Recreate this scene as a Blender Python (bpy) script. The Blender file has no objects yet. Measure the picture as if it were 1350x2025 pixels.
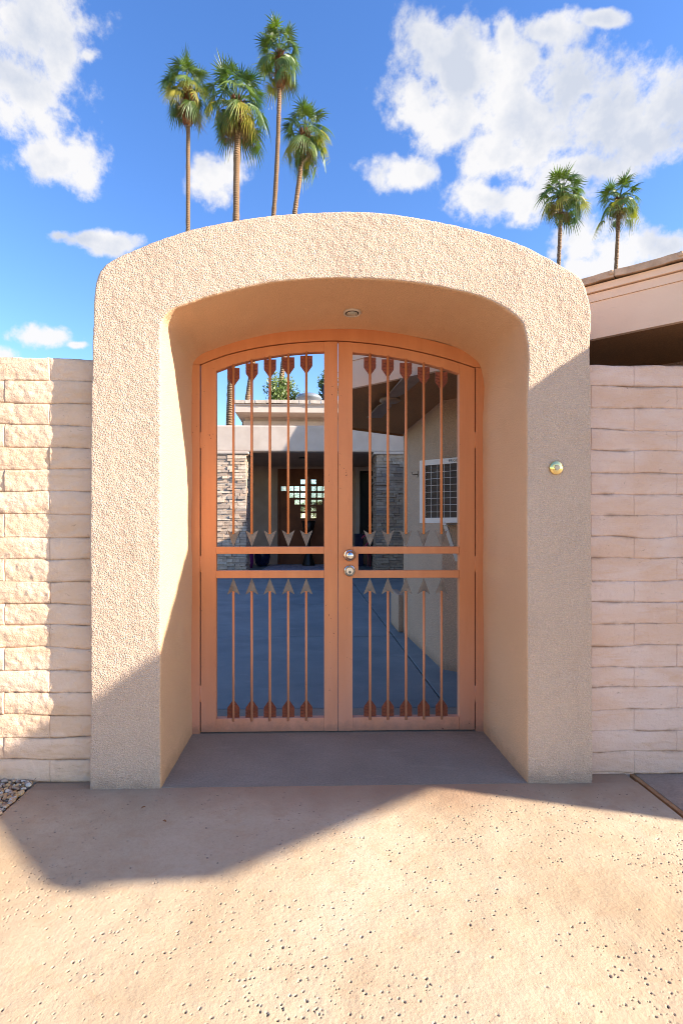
import bpy, bmesh, math, random
import numpy as np
from mathutils import Vector, Matrix, noise as mnoise
R = math.radians
S = bpy.context.scene
COL = S.collection

# ------------------------------------------------------------------ camera
PSI = R(1.4); FPX = 1000.0; CX, CY, CZ = 0.0, -2.24, 1.149; PPX = 639.4; PPY = 1042.0
cam_d = bpy.data.cameras.new('camera'); cam = bpy.data.objects.new('camera', cam_d); COL.objects.link(cam)
cam.location = (CX, CY, CZ); cam.rotation_euler = (R(90), 0, -PSI)
cam_d.sensor_fit = 'VERTICAL'; cam_d.sensor_height = 36.0; cam_d.lens = FPX / 2025 * 36
cam_d.shift_x = (675 - PPX) / 2025; cam_d.shift_y = (PPY - 1012.5) / 2025
cam_d.clip_start = 0.05; cam_d.clip_end = 3000
S.camera = cam

# ------------------------------------------------------------------ sun, exposure
SUN_TAN = 0.43; SUN_EL = math.atan(SUN_TAN)
sdir = Vector((0.958, -0.287, 0)).normalized(); sdir = Vector((sdir.x, sdir.y, SUN_TAN)).normalized()
sun_d = bpy.data.lights.new('sun', 'SUN'); sun_d.energy = 4.7; sun_d.angle = R(0.53); sun_d.color = (1.0, 0.91, 0.77)
sun = bpy.data.objects.new('sun', sun_d); COL.objects.link(sun)
sun.rotation_euler = sdir.to_track_quat('Z', 'Y').to_euler(); sun.location = sdir * 50
S.view_settings.view_transform = 'Standard'; S.view_settings.look = 'None'
S.cycles.filter_width = 0.95
S.view_settings.gamma = 1.0; S.view_settings.exposure = 1.64; S.view_settings.use_curve_mapping = False

# ------------------------------------------------------------------ world: sky + clouds
W = bpy.data.worlds.new('World'); S.world = W; W.use_nodes = True
wt = W.node_tree; wt.nodes.clear()
def wn(t, **k):
    n = wt.nodes.new(t)
    for a, b in k.items(): setattr(n, a, b)
    return n
def wl(a, b): wt.links.new(a, b)
def wmath(op, a, b=None, c=None, clamp=False):
    n = wn('ShaderNodeMath', operation=op); n.use_clamp = clamp
    for i, v in enumerate((a, b, c)):
        if v is None: continue
        if isinstance(v, (int, float)): n.inputs[i].default_value = v
        else: wl(v, n.inputs[i])
    return n.outputs[0]
tc = wn('ShaderNodeTexCoord')
sky = wn('ShaderNodeTexSky', sky_type='NISHITA'); sky.sun_disc = False
sky.sun_elevation = SUN_EL; sky.sun_rotation = math.atan2(sdir.x, sdir.y)
sky.air_density = 1.0; sky.dust_density = 0.35; sky.ozone_density = 1.6; sky.altitude = 200
hs = wn('ShaderNodeHueSaturation'); hs.inputs['Saturation'].default_value = 1.27; hs.inputs['Hue'].default_value = 0.513; hs.inputs['Value'].default_value = 1.12
wl(sky.outputs[0], hs.inputs['Color'])
sep = wn('ShaderNodeSeparateXYZ'); wl(tc.outputs['Generated'], sep.inputs[0])
ysafe = wmath('MAXIMUM', sep.outputs[1], 0.02)
u = wmath('DIVIDE', sep.outputs[0], ysafe); v = wmath('DIVIDE', sep.outputs[2], ysafe)
cmb = wn('ShaderNodeCombineXYZ'); wl(u, cmb.inputs[0]); wl(v, cmb.inputs[1])
def pix_uv(px, py):
    a = (px - PPX) / FPX; dx = math.sin(PSI) + a * math.cos(PSI); dy = math.cos(PSI) - a * math.sin(PSI)
    return dx / dy, (PPY - py) / FPX / dy
# cloud banks: px, py, half width, half height (px)
BL = [(60,60,115,100),(30,150,95,85),(118,115,62,55),(50,185,65,36),(175,110,30,18),
      (120,325,75,42),(78,305,36,20),(165,350,40,28),(175,473,70,14),(215,482,34,20),(120,467,26,10),(420,345,42,52),(455,330,34,34),
      (85,668,46,17),(5,700,26,13),(150,682,18,6),
      (850,95,58,80),(900,130,66,88),(815,210,55,65),(870,250,60,58),(800,340,66,32),(1080,60,70,34),(1000,65,22,40),
      (1040,115,40,50),(1120,160,110,70),(1060,240,110,85),(1200,230,110,95),(1270,280,110,50),(1320,200,70,60),(990,310,90,50),
      (950,395,72,36),(1030,400,60,40),(1190,38,48,14),(1190,490,80,46),(1290,490,80,34),(1140,330,110,30),(1180,530,70,24),
      (1100,340,80,50)]
field = None
for (px, py, rx, ry) in BL:
    u0, v0 = pix_uv(px, py)
    mp = wn('ShaderNodeMapping'); mp.vector_type = 'POINT'
    sx, sy = FPX / rx / 1.28, FPX / ry / 1.28
    mp.inputs['Scale'].default_value = (sx, sy, 1); mp.inputs['Location'].default_value = (-u0 * sx, -v0 * sy, 0)
    wl(cmb.outputs[0], mp.inputs[0])
    ln = wn('ShaderNodeVectorMath', operation='LENGTH'); wl(mp.outputs[0], ln.inputs[0])
    f = wmath('SUBTRACT', 1.0, ln.outputs['Value'])
    field = f if field is None else wmath('SMOOTH_MAX', field, f, 0.25)
# the rest of the sky: scattered banks
n0 = wn('ShaderNodeTexNoise'); n0.inputs['Scale'].default_value = 3.0; n0.inputs['Detail'].default_value = 2
wl(tc.outputs['Generated'], n0.inputs[0])
other = wmath('MULTIPLY_ADD', n0.outputs[0], 5.0, -3.2)
inview = wn('ShaderNodeMapRange'); inview.interpolation_type = 'SMOOTHSTEP'
wl(sep.outputs[1], inview.inputs[0]); inview.inputs[1].default_value = 0.35; inview.inputs[2].default_value = 0.6
mxf = wn('ShaderNodeMix'); mxf.data_type = 'FLOAT'
wl(inview.outputs[0], mxf.inputs[0]); wl(other, mxf.inputs[2]); wl(wmath('MAXIMUM', wmath('MULTIPLY', field, 1.5), -1.8), mxf.inputs[3])
nz = wn('ShaderNodeTexNoise'); nz.inputs['Scale'].default_value = 7.5; nz.inputs['Detail'].default_value = 9; nz.inputs['Roughness'].default_value = 0.62
nz.inputs['Distortion'].default_value = 0.25
wl(tc.outputs['Generated'], nz.inputs[0])
nz2 = wn('ShaderNodeTexNoise'); nz2.inputs['Scale'].default_value = 22; nz2.inputs['Detail'].default_value = 8; nz2.inputs['Roughness'].default_value = 0.62
wl(tc.outputs['Generated'], nz2.inputs[0])
dens = wmath('ADD', mxf.outputs[0], wmath('MULTIPLY_ADD', nz.outputs[0], 3.3, -1.62))
dens = wmath('ADD', dens, wmath('MULTIPLY_ADD', nz2.outputs[0], 3.4, -1.7))
mr = wn('ShaderNodeMapRange'); mr.interpolation_type = 'SMOOTHSTEP'
wl(dens, mr.inputs[0]); mr.inputs[1].default_value = -0.20; mr.inputs[2].default_value = 0.95; mr.inputs[3].default_value = 0; mr.inputs[4].default_value = 0.97
mask = mr.outputs[0]
# fade under the horizon
hz = wn('ShaderNodeMapRange'); wl(sep.outputs[2], hz.inputs[0]); hz.inputs[1].default_value = 0.0; hz.inputs[2].default_value = 0.06
mask = wmath('MULTIPLY', mask, hz.outputs[0])
cr = wn('ShaderNodeValToRGB'); 
nz3 = wn('ShaderNodeTexNoise'); nz3.inputs['Scale'].default_value = 8; nz3.inputs['Detail'].default_value = 6; nz3.inputs['Roughness'].default_value = 0.55
wl(tc.outputs['Generated'], nz3.inputs[0])
wl(wmath('ADD', wmath('MULTIPLY', wmath('MINIMUM', dens, 1.8), -0.07), nz3.outputs[0]), cr.inputs[0])
CL = 4.0
cr.color_ramp.elements[0].position = 0.30; cr.color_ramp.elements[0].color = (0.70, 0.75, 0.86, 1)
cr.color_ramp.elements[1].position = 0.50; cr.color_ramp.elements[1].color = (CL / 3.9, CL / 3.95, CL / 3.95, 1)
cs = wn('ShaderNodeVectorMath', operation='SCALE'); wl(cr.outputs[0], cs.inputs[0]); cs.inputs['Scale'].default_value = 2.95
mxc = wn('ShaderNodeMix'); mxc.data_type = 'RGBA'
wl(mask, mxc.inputs[0]); wl(hs.outputs[0], mxc.inputs[6]); wl(cs.outputs[0], mxc.inputs[7])
bg = wn('ShaderNodeBackground'); bg.inputs['Strength'].default_value = 0.105; wl(mxc.outputs[2], bg.inputs[0])
wo = wn('ShaderNodeOutputWorld'); wl(bg.outputs[0], wo.inputs[0])

# ------------------------------------------------------------------ helpers
def P(px, py, Y):
    a = (px - PPX) / FPX
    d = Vector((math.sin(PSI) + a * math.cos(PSI), math.cos(PSI) - a * math.sin(PSI), (PPY - py) / FPX))
    k = (Y - CY) / d.y
    return Vector((CX + d.x * k, Y, CZ + d.z * k))
def G(px, py, z=0.0):                      # pixel -> point on level z
    a = (px - PPX) / FPX
    d = Vector((math.sin(PSI) + a * math.cos(PSI), math.cos(PSI) - a * math.sin(PSI), (PPY - py) / FPX))
    k = (z - CZ) / d.z
    return Vector((CX + d.x * k, CY + d.y * k, z))
def tag(o, label=None, cat=None, group=None, kind=None):
    if label: o['label'] = label
    if cat: o['category'] = cat
    if group: o['group'] = group
    if kind: o['kind'] = kind
    return o
def empty(name, loc=(0, 0, 0), label=None, cat=None, group=None, rz=0):
    o = bpy.data.objects.new(name, None); COL.objects.link(o); o.location = loc; o.rotation_euler = (0, 0, rz)
    o.empty_display_size = 0.1
    return tag(o, label, cat, group)
def link(name, me, parent=None, m=None):
    o = bpy.data.objects.new(name, me); COL.objects.link(o)
    if m is not None and len(me.materials) == 0: me.materials.append(m)
    if parent is not None:
        o.parent = parent
        if parent.type == 'EMPTY' or True:
            pm = Matrix.Translation(parent.location) @ parent.rotation_euler.to_matrix().to_4x4()
            if parent.parent is not None: pm = Matrix.Identity(4)     # sub-parts: parts all sit at their thing's origin
            o.matrix_parent_inverse = Matrix.Identity(4)
    return o
# every mesh under a thing is written in world coordinates; shift() moves it to the thing's origin
def build(name, bm, m, parent=None, smooth=False):
    me = bpy.data.meshes.new(name)
    bmesh.ops.recalc_face_normals(bm, faces=bm.faces[:])
    root = parent
    while root is not None and root.parent is not None: root = root.parent
    if root is not None:
        inv = (Matrix.Translation(root.location) @ root.rotation_euler.to_matrix().to_4x4()).inverted()
        bm.transform(inv)
    bm.to_mesh(me); bm.free()
    if smooth:
        me.polygons.foreach_set('use_smooth', [True] * len(me.polygons))
    return link(name, me, parent, m)
def quads(bm, pts, faces):
    vs = [bm.verts.new(p) for p in pts]
    for f in faces: bm.faces.new([vs[i] for i in f])
    return vs
def box(bm, x0, x1, y0, y1, z0, z1, bev=0):
    n0 = len(bm.verts)
    vs = quads(bm, [(x, y, z) for x in (x0, x1) for y in (y0, y1) for z in (z0, z1)],
          [(0,1,3,2),(4,6,7,5),(0,4,5,1),(2,3,7,6),(0,2,6,4),(1,5,7,3)])
    if bev:
        es = set(e for v_ in vs for e in v_.link_edges)
        bmesh.ops.bevel(bm, geom=list(es), offset=bev, segments=2, affect='EDGES', profile=0.6)
def prism(bm, poly, z0, z1, poly_top=None):          # polygon in XY, extruded in Z
    n = len(poly); pt = poly_top or poly
    vs = quads(bm, [(p[0], p[1], z0) for p in poly] + [(p[0], p[1], z1) for p in pt], [])
    bm.faces.new(vs[:n]); bm.faces.new(vs[n:])
    for i in range(n):
        j = (i + 1) % n; bm.faces.new([vs[i], vs[j], vs[n + j], vs[n + i]])
def prism_y(bm, poly, y0, y1, bev=0):                # polygon in XZ, extruded in Y
    n = len(poly)
    vs = quads(bm, [(p[0], y0, p[1]) for p in poly] + [(p[0], y1, p[1]) for p in poly], [])
    fs = [bm.faces.new(vs[:n]), bm.faces.new(vs[n:])]
    for i in range(n):
        j = (i + 1) % n; fs.append(bm.faces.new([vs[i], vs[j], vs[n + j], vs[n + i]]))
    if bev:
        es = [e for e in fs[0].edges]
        bmesh.ops.bevel(bm, geom=es, offset=bev, segments=2, affect='EDGES', profile=0.6)
def ribbon(bm, A, B, y0, y1, bev=0):                 # solid between two XZ polylines
    n = len(A)
    va = [bm.verts.new((a[0], y0, a[1])) for a in A]; vb = [bm.verts.new((b[0], y0, b[1])) for b in B]
    wa = [bm.verts.new((a[0], y1, a[1])) for a in A]; wb = [bm.verts.new((b[0], y1, b[1])) for b in B]
    for i in range(n - 1):
        bm.faces.new([va[i], va[i+1], vb[i+1], vb[i]]); bm.faces.new([wa[i], wb[i], wb[i+1], wa[i+1]])
        bm.faces.new([va[i], wa[i], wa[i+1], va[i+1]]); bm.faces.new([vb[i], vb[i+1], wb[i+1], wb[i]])
    bm.faces.new([va[0], vb[0], wb[0], wa[0]]); bm.faces.new([va[-1], wa[-1], wb[-1], vb[-1]])
    if bev:
        es = [bm.edges.get((va[i], va[i+1])) for i in range(n-1)] + [bm.edges.get((vb[i], vb[i+1])) for i in range(n-1)]
        bmesh.ops.bevel(bm, geom=[e for e in es if e], offset=bev, segments=2, affect='EDGES', profile=0.6)
def lathe(bm, prof, c, axis='Z', seg=28):            # prof: (r, h)
    rings = []
    for (r, h) in prof:
        ring = []
        for k in range(seg):
            a = 2 * math.pi * k / seg; x, y = r * math.cos(a), r * math.sin(a)
            p = (x, y, h) if axis == 'Z' else (x, -h, y)
            ring.append(bm.verts.new((c[0] + p[0], c[1] + p[1], c[2] + p[2])))
        rings.append(ring)
    for a, b in zip(rings, rings[1:]):
        for k in range(seg): bm.faces.new([a[k], a[(k+1) % seg], b[(k+1) % seg], b[k]])
    bm.faces.new(rings[0]); bm.faces.new(rings[-1])
def tube(bm, pts, rad, seg=8, caps=True):
    pts = [Vector(p) for p in pts]; n = len(pts)
    rad = rad if hasattr(rad, '__len__') else [rad] * n
    rings = []
    for i, p in enumerate(pts):
        t = (pts[min(i+1, n-1)] - pts[max(i-1, 0)]).normalized()
        a = t.orthogonal().normalized() if i == 0 else (pa - t * pa.dot(t)).normalized()
        pa = a; b = t.cross(a)
        rings.append([bm.verts.new(p + (a * math.cos(2*math.pi*k/seg) + b * math.sin(2*math.pi*k/seg)) * rad[i]) for k in range(seg)])
    for a, b in zip(rings, rings[1:]):
        for k in range(seg): bm.faces.new([a[k], a[(k+1) % seg], b[(k+1) % seg], b[k]])
    if caps: bm.faces.new(rings[0]); bm.faces.new(rings[-1])
def bar(bm, a, b, w, h, up=(0, 0, 1)):               # rectangular bar between two points
    a = Vector(a); b = Vector(b); t = (b - a).normalized(); s = t.cross(Vector(up)).normalized(); q = s.cross(t)
    o = [s*w/2 + q*h/2, -s*w/2 + q*h/2, -s*w/2 - q*h/2, s*w/2 - q*h/2]
    vs = quads(bm, [a + k for k in o] + [b + k for k in o], [(0,1,2,3),(4,5,6,7),(0,1,5,4),(1,2,6,5),(2,3,7,6),(3,0,4,7)])
def grid_mesh(name, V, nu, nv, m, parent=None, smooth=True, closed_v=False, attr=None, attr2=None):
    V = np.asarray(V, dtype=np.float32).reshape(-1, 3)
    if parent is not None:
        V = V - np.array(parent.location, dtype=np.float32)
    i, j = np.meshgrid(np.arange(nu - 1), np.arange(nv if closed_v else nv - 1), indexing='ij')
    i = i.ravel(); j = j.ravel(); j2 = (j + 1) % nv
    F = np.stack([i*nv + j, (i+1)*nv + j, (i+1)*nv + j2, i*nv + j2], 1).astype(np.int32)
    me = bpy.data.meshes.new(name)
    me.vertices.add(len(V)); me.vertices.foreach_set('co', V.ravel())
    me.loops.add(F.size); me.loops.foreach_set('vertex_index', F.ravel())
    me.polygons.add(len(F)); me.polygons.foreach_set('loop_start', np.arange(0, F.size, 4, dtype=np.int32))
    me.polygons.foreach_set('loop_total', np.full(len(F), 4, dtype=np.int32))
    me.update(calc_edges=True)
    if smooth: me.polygons.foreach_set('use_smooth', np.ones(len(F), dtype=bool))
    if attr is not None:
        a = me.attributes.new('pit', 'FLOAT', 'POINT'); a.data.foreach_set('value', attr.astype(np.float32).ravel())
    me.validate()
    return link(name, me, parent, m)
# vectorised value noise
def _h(ix, iy, iz, s):
    n = (ix * 374761393 + iy * 668265263 + iz * 1274126177 + s * 974634777) & 0x7fffffff
    n = ((n ^ (n >> 13)) * 1274126177) & 0x7fffffff
    return ((n ^ (n >> 16)) & 0xffff) / 32767.5 - 1.0
def vnoise(p, s=0):
    p = np.asarray(p, dtype=np.float64); f = np.floor(p).astype(np.int64); t = p - f; t = t*t*(3 - 2*t)
    r = 0
    for dx in (0, 1):
        for dy in (0, 1):
            for dz in (0, 1):
                w = (t[..., 0] if dx else 1 - t[..., 0]) * (t[..., 1] if dy else 1 - t[..., 1]) * (t[..., 2] if dz else 1 - t[..., 2])
                r = r + w * _h(f[..., 0] + dx, f[..., 1] + dy, f[..., 2] + dz, s)
    return r
def fbm(p, oct=4, s=0, rough=0.5):
    r = 0; a = 1.0; p = np.asarray(p, dtype=np.float64)
    for o in range(oct): r = r + a * vnoise(p * (2 ** o) + 17.3 * o, s + o); a *= rough
    return r
def catmull(pts, n):
    pts = np.array(pts, float); m = len(pts)
    seg = np.r_[0, np.cumsum(np.linalg.norm(np.diff(pts, axis=0), axis=1))]
    P0 = np.vstack([2*pts[0] - pts[1], pts, 2*pts[-1] - pts[-2]])
    out = []; ts = np.linspace(0, seg[-1], n)
    for t in ts:
        k = min(max(np.searchsorted(seg, t, side='right') - 1, 0), m - 2)
        w = (t - seg[k]) / max(seg[k+1] - seg[k], 1e-9)
        p0, p1, p2, p3 = P0[k], P0[k+1], P0[k+2], P0[k+3]
        # non-uniform tangents
        d1 = seg[k+1] - seg[k]
        d0 = np.linalg.norm(p1 - p0) or d1; d2 = np.linalg.norm(p3 - p2) or d1
        m1 = ((p1-p0)/d0*d1 + (p2-p1)/d1*d0)/(d0+d1)*d1; m2 = ((p2-p1)/d1*d2 + (p3-p2)/d2*d1)/(d1+d2)*d1
        out.append((2*w**3-3*w**2+1)*p1 + (w**3-2*w**2+w)*m1 + (-2*w**3+3*w**2)*p2 + (w**3-w**2)*m2)
    return np.array(out)

# ------------------------------------------------------------------ materials
class NT:
    def __init__(s, name):
        s.m = bpy.data.materials.new(name); s.m.use_nodes = True; s.t = s.m.node_tree
        s.b = s.t.nodes['Principled BSDF']; s.out = s.t.nodes['Material Output']
        s.geo = s.t.nodes.new('ShaderNodeNewGeometry'); s.pos = s.geo.outputs['Position']
    def n(s, t, **k):
        x = s.t.nodes.new(t)
        for a, b in k.items(): setattr(x, a, b)
        return x
    def l(s, a, b): s.t.links.new(a, b)
    def scale(s, vec, sc):
        mp = s.n('ShaderNodeMapping'); mp.inputs['Scale'].default_value = sc; s.l(vec, mp.inputs[0]); return mp.outputs[0]
    def noise(s, sc, det=4, rough=0.55, vec=None, dist=0):
        x = s.n('ShaderNodeTexNoise'); x.inputs['Scale'].default_value = sc; x.inputs['Detail'].default_value = det
        x.inputs['Roughness'].default_value = rough; x.inputs['Distortion'].default_value = dist
        s.l(vec or s.pos, x.inputs['Vector']); return x.outputs['Fac']
    def voro(s, sc, vec=None, feat='F1', rnd=1.0, out='Distance'):
        x = s.n('ShaderNodeTexVoronoi', feature=feat); x.inputs['Scale'].default_value = sc; x.inputs['Randomness'].default_value = rnd
        s.l(vec or s.pos, x.inputs['Vector']); return x.outputs[out]
    def ramp(s, f, stops):
        x = s.n('ShaderNodeValToRGB'); e = x.color_ramp.elements
        while len(e) < len(stops): e.new(0.5)
        for i, (p, c) in enumerate(stops):
            e[i].position = p; e[i].color = (*c, 1) if hasattr(c, '__len__') else (c, c, c, 1)
        s.l(f, x.inputs[0]); return x.outputs[0]
    def mix(s, f, a, b, mode='MIX'):
        x = s.n('ShaderNodeMix'); x.data_type = 'RGBA'; x.blend_type = mode
        for inp, val in ((0, f), (6, a), (7, b)):
            if hasattr(val, 'is_linked'): s.l(val, x.inputs[inp])
            elif hasattr(val, '__len__'): x.inputs[inp].default_value = (*val, 1)
            else: x.inputs[inp].default_value = val
        return x.outputs[2]
    def math(s, op, a, b=0.0, clamp=False):
        x = s.n('ShaderNodeMath', operation=op); x.use_clamp = clamp
        for i, val in enumerate((a, b)):
            if hasattr(val, 'is_linked'): s.l(val, x.inputs[i])
            else: x.inputs[i].default_value = val
        return x.outputs[0]
    def bump(s, h, dist, strength=1.0, prev=None):
        x = s.n('ShaderNodeBump'); x.inputs['Distance'].default_value = dist; x.inputs['Strength'].default_value = strength
        s.l(h, x.inputs['Height'])
        if prev is not None: s.l(prev, x.inputs['Normal'])
        return x.outputs[0]
    def set(s, col=None, rough=None, nor=None, metal=0, spec=0.3):
        for k, val in (('Base Color', col), ('Roughness', rough), ('Normal', nor)):
            if val is None: continue
            if hasattr(val, 'is_linked'): s.l(val, s.b.inputs[k])
            elif hasattr(val, '__len__'): s.b.inputs[k].default_value = (*val, 1)
            else: s.b.inputs[k].default_value = val
        s.b.inputs['Metallic'].default_value = metal; s.b.inputs['Specular IOR Level'].default_value = spec
        return s.m
def simple(name, c1, c2=None, sc=8, rough=0.7, bsc=60, bd=0.001, metal=0, spec=0.3):
    t = NT(name); c2 = c2 or tuple(x * 0.8 for x in c1)
    f = t.noise(sc, 5); col = t.ramp(f, [(0.35, c2), (0.65, c1)])
    nor = t.bump(t.noise(bsc, 4), bd) if bd else None
    return t.set(col, rough, nor, metal, spec)

# stucco: pebbly dash coat
def stucco(name, base, dark, peb=58, d=0.007, mot=0.5):
    t = NT(name)
    warp = t.noise(30, 3)
    v1 = t.voro(peb); v2 = t.voro(peb * 1.9)
    h1 = t.ramp(v1, [(0.08, 1.0), (0.62, 0.0)]); h2 = t.ramp(v2, [(0.05, 1.0), (0.6, 0.0)])
    hn = t.noise(peb * 1.2, 6, 0.65)
    h = t.math('ADD', t.math('MULTIPLY', h1, 0.55), t.math('ADD', t.math('MULTIPLY', h2, 0.3), t.math('MULTIPLY', hn, 0.9)))
    nor = t.bump(h, d, 1.0)
    f = t.noise(2.2, 6, 0.6); c = t.ramp(f, [(0.3, tuple(a*(1-mot) + b*mot for a, b in zip(base, dark))), (0.65, base)])
    g = t.ramp(t.math('MULTIPLY', h, 0.62), [(0.18, 0.45), (0.62, 1.0)])
    c = t.mix(0.42, c, g, 'MULTIPLY')
    sp = t.n('ShaderNodeSeparateXYZ'); t.l(t.pos, sp.inputs[0])
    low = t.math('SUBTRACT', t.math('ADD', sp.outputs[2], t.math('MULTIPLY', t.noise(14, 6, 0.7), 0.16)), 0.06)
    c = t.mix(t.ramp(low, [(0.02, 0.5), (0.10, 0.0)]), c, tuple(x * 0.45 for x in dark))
    stn = t.noise(3.2, 7, 0.68, t.scale(t.pos, (2.2, 1, 0.5)), 0.4); c = t.mix(t.ramp(stn, [(0.55, 0.0), (0.75, 0.22)]), c, tuple(x * 0.62 for x in dark))
    return t.set(c, 0.92, nor, 0, 0.15)
M = {}
M['stucco'] = stucco('stucco', (0.745, 0.54, 0.40), (0.67, 0.465, 0.335), 134, 0.0064)
M['stucco_smooth_glow'] = stucco('stucco_sand_glow', (0.75, 0.475, 0.285), (0.70, 0.43, 0.25), 190, 0.0026)  # finer finish, same paint; orange bounce glow of the recess put into the base
M['stucco_fine'] = stucco('house_stucco', (0.50, 0.335, 0.235), (0.41, 0.265, 0.18), 75, 0.005)
# painted adobe block
def blockmat(name, base, warm, dist, seed):
    t = NT(name)
    n1 = t.noise(3.0, 6, 0.6, t.scale(t.pos, (1, 1, 2.2)), 0.4)
    c = t.ramp(n1, [(0.38, tuple(a*0.45 + b*0.55 for a, b in zip(base, warm))), (0.60, base)])
    st = t.noise(6.5 + seed, 8, 0.7, t.scale(t.pos, (0.5, 1, 3.2)), 0.6)
    c = t.mix(t.ramp(st, [(0.54, 0.0), (0.70, 0.55)]), c, warm)
    hole = t.noise(26, 6, 0.72, t.scale(t.pos, (0.8, 1, 1.6)), 0.8)
    c = t.mix(t.ramp(hole, [(0.30, 0.55), (0.36, 0.0)]), c, (0.16, 0.09, 0.06))
    pt = t.n('ShaderNodeAttribute'); pt.attribute_name = 'pit'
    c = t.mix(t.math('MULTIPLY', pt.outputs['Fac'], t.ramp(t.noise(7, 6, 0.65), [(0.42, 0.0), (0.60, 0.8)])), c, tuple(x*0.5 for x in warm))
    h = t.math('ADD', t.noise(45, 7, 0.68), t.math('MULTIPLY', t.noise(150, 5, 0.6), 0.4))
    h = t.math('ADD', h, t.math('MULTIPLY', t.noise(16, 5, 0.6, t.scale(t.pos, (0.6, 1, 1.8)), 0.5), 1.2))
    return t.set(c, 0.9, t.bump(h, dist), 0, 0.15)
M['block_left'] = blockmat('painted_block_warm', (0.74, 0.53, 0.385), (0.62, 0.40, 0.245), 0.0042, 0)
M['block_right'] = blockmat('painted_block_pink', (0.74, 0.535, 0.43), (0.66, 0.39, 0.24), 0.0055, 2)
# front paving: salt finish concrete
t = NT('salt_finish_concrete')
n1 = t.noise(1.1, 7, 0.6, None, 0.5); c = t.ramp(n1, [(0.34, (0.43, 0.305, 0.185)), (0.50, (0.52, 0.39, 0.255)), (0.66, (0.58, 0.455, 0.315))])
n2 = t.noise(9, 8, 0.68, t.scale(t.pos, (1, 1.4, 1)), 0.6); c = t.mix(t.ramp(n2, [(0.50, 0.0), (0.70, 0.5)]), c, (0.47, 0.30, 0.17))
sp = t.n('ShaderNodeSeparateXYZ'); t.l(t.pos, sp.inputs[0])
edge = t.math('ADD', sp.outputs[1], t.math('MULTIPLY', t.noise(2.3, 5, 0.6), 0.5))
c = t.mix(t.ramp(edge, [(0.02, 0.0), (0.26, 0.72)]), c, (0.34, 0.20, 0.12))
n3 = t.noise(60, 6, 0.7); c = t.mix(t.ramp(n3, [(0.35, 0.28), (0.55, 0.0)]), c, (0.40, 0.27, 0.17))
pt = t.n('ShaderNodeAttribute'); pt.attribute_name = 'pit'
c = t.mix(t.ramp(pt.outputs['Fac'], [(0.22, 0.0), (0.6, 0.82)]), c, (0.07, 0.045, 0.032))
nb = t.math('ADD', t.noise(90, 6, 0.65), t.math('MULTIPLY', t.noise(14, 4, 0.5), 1.5))
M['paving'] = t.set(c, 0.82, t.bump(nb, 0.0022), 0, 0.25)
def concrete(name, a, b, bd=0.0015, rough=0.8, sc=1.6):
    t = NT(name)
    c = t.ramp(t.noise(sc, 7, 0.62, None, 0.3), [(0.33, b), (0.66, a)])
    c = t.mix(t.ramp(t.noise(120, 4, 0.6), [(0.35, 0.35), (0.6, 0.0)]), c, tuple(x*0.5 for x in b))
    c = t.mix(t.ramp(t.noise(6, 6, 0.7, t.scale(t.pos, (0.6, 1.5, 1))), [(0.55, 0.0), (0.75, 0.35)]), c, tuple(min(1, x*1.35) for x in a))
    return t.set(c, rough, t.bump(t.noise(160, 5, 0.65), bd), 0, 0.3)
M['threshold'] = concrete('threshold_concrete', (0.33, 0.285, 0.225), (0.235, 0.20, 0.155))
M['court'] = concrete('courtyard_concrete', (0.225, 0.26, 0.265), (0.15, 0.18, 0.19), 0.001, 0.6)  # grey concrete with the blue of the skylit shade put into its colour
M['slab_grey'] = concrete('grey_slab_concrete', (0.44, 0.33, 0.25), (0.32, 0.235, 0.175))
M['soil'] = simple('desert_soil', (0.33, 0.24, 0.16), (0.22, 0.155, 0.10), 1.3, 0.95, 20, 0.01)
M['joint'] = simple('joint_dark', (0.05, 0.035, 0.028), None, 20, 0.95, 50, 0.001)
M['cedar'] = simple('joint_strip_wood', (0.50, 0.27, 0.12), (0.36, 0.18, 0.08), 30, 0.8, 80, 0.001)
# gate paint (copper) with chips
t = NT('copper_gate_paint')
gs = t.scale(t.pos, (1, 1, 0.12))
c = t.ramp(t.noise(14, 5, 0.6, gs), [(0.3, (0.56, 0.20, 0.075)), (0.7, (0.65, 0.255, 0.10))])
c = t.mix(t.ramp(t.noise(1.4, 4), [(0.35, 0.0), (0.7, 0.25)]), c, (0.62, 0.27, 0.12))
sp = t.n('ShaderNodeSeparateXYZ'); t.l(t.pos, sp.inputs[0])
low = t.n('ShaderNodeMapRange'); t.l(sp.outputs[2], low.inputs[0]); low.inputs[1].default_value = 0.75; low.inputs[2].default_value = 0.05
chalk = t.math('MULTIPLY', low.outputs[0], t.ramp(t.noise(7, 6, 0.65, gs), [(0.25, 0.35), (0.7, 0.8)]))
c = t.mix(chalk, c, (0.60, 0.285, 0.205))
dst = t.math('ADD', sp.outputs[2], t.math('MULTIPLY', t.noise(30, 6, 0.7), 0.12))
c = t.mix(t.ramp(dst, [(0.075, 0.6), (0.13, 0.0)]), c, (0.24, 0.13, 0.09))
chip = t.math('ADD', t.noise(42, 5, 0.75), t.math('MULTIPLY', t.noise(2.6, 3), 0.25))
c = t.mix(t.ramp(chip, [(0.815, 0.0), (0.83, 1.0)]), c, (0.09, 0.03, 0.02))
M['gate'] = t.set(c, 0.5, t.bump(t.noise(220, 3), 0.0004), 0.0, 0.35)
M['feather'] = simple('dark_copper', (0.25, 0.060, 0.026), (0.17, 0.040, 0.018), 40, 0.5, 90, 0.0006, 0.0, 0.35)
M['steel_head'] = simple('patina_steel', (0.20, 0.168, 0.142), (0.13, 0.11, 0.095), 26, 0.5, 90, 0.0004, 0.35, 0.4)
M['chrome'] = simple('satin_nickel', (0.66, 0.63, 0.60), (0.60, 0.57, 0.54), 20, 0.18, 90, 0, 1.0)
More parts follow.
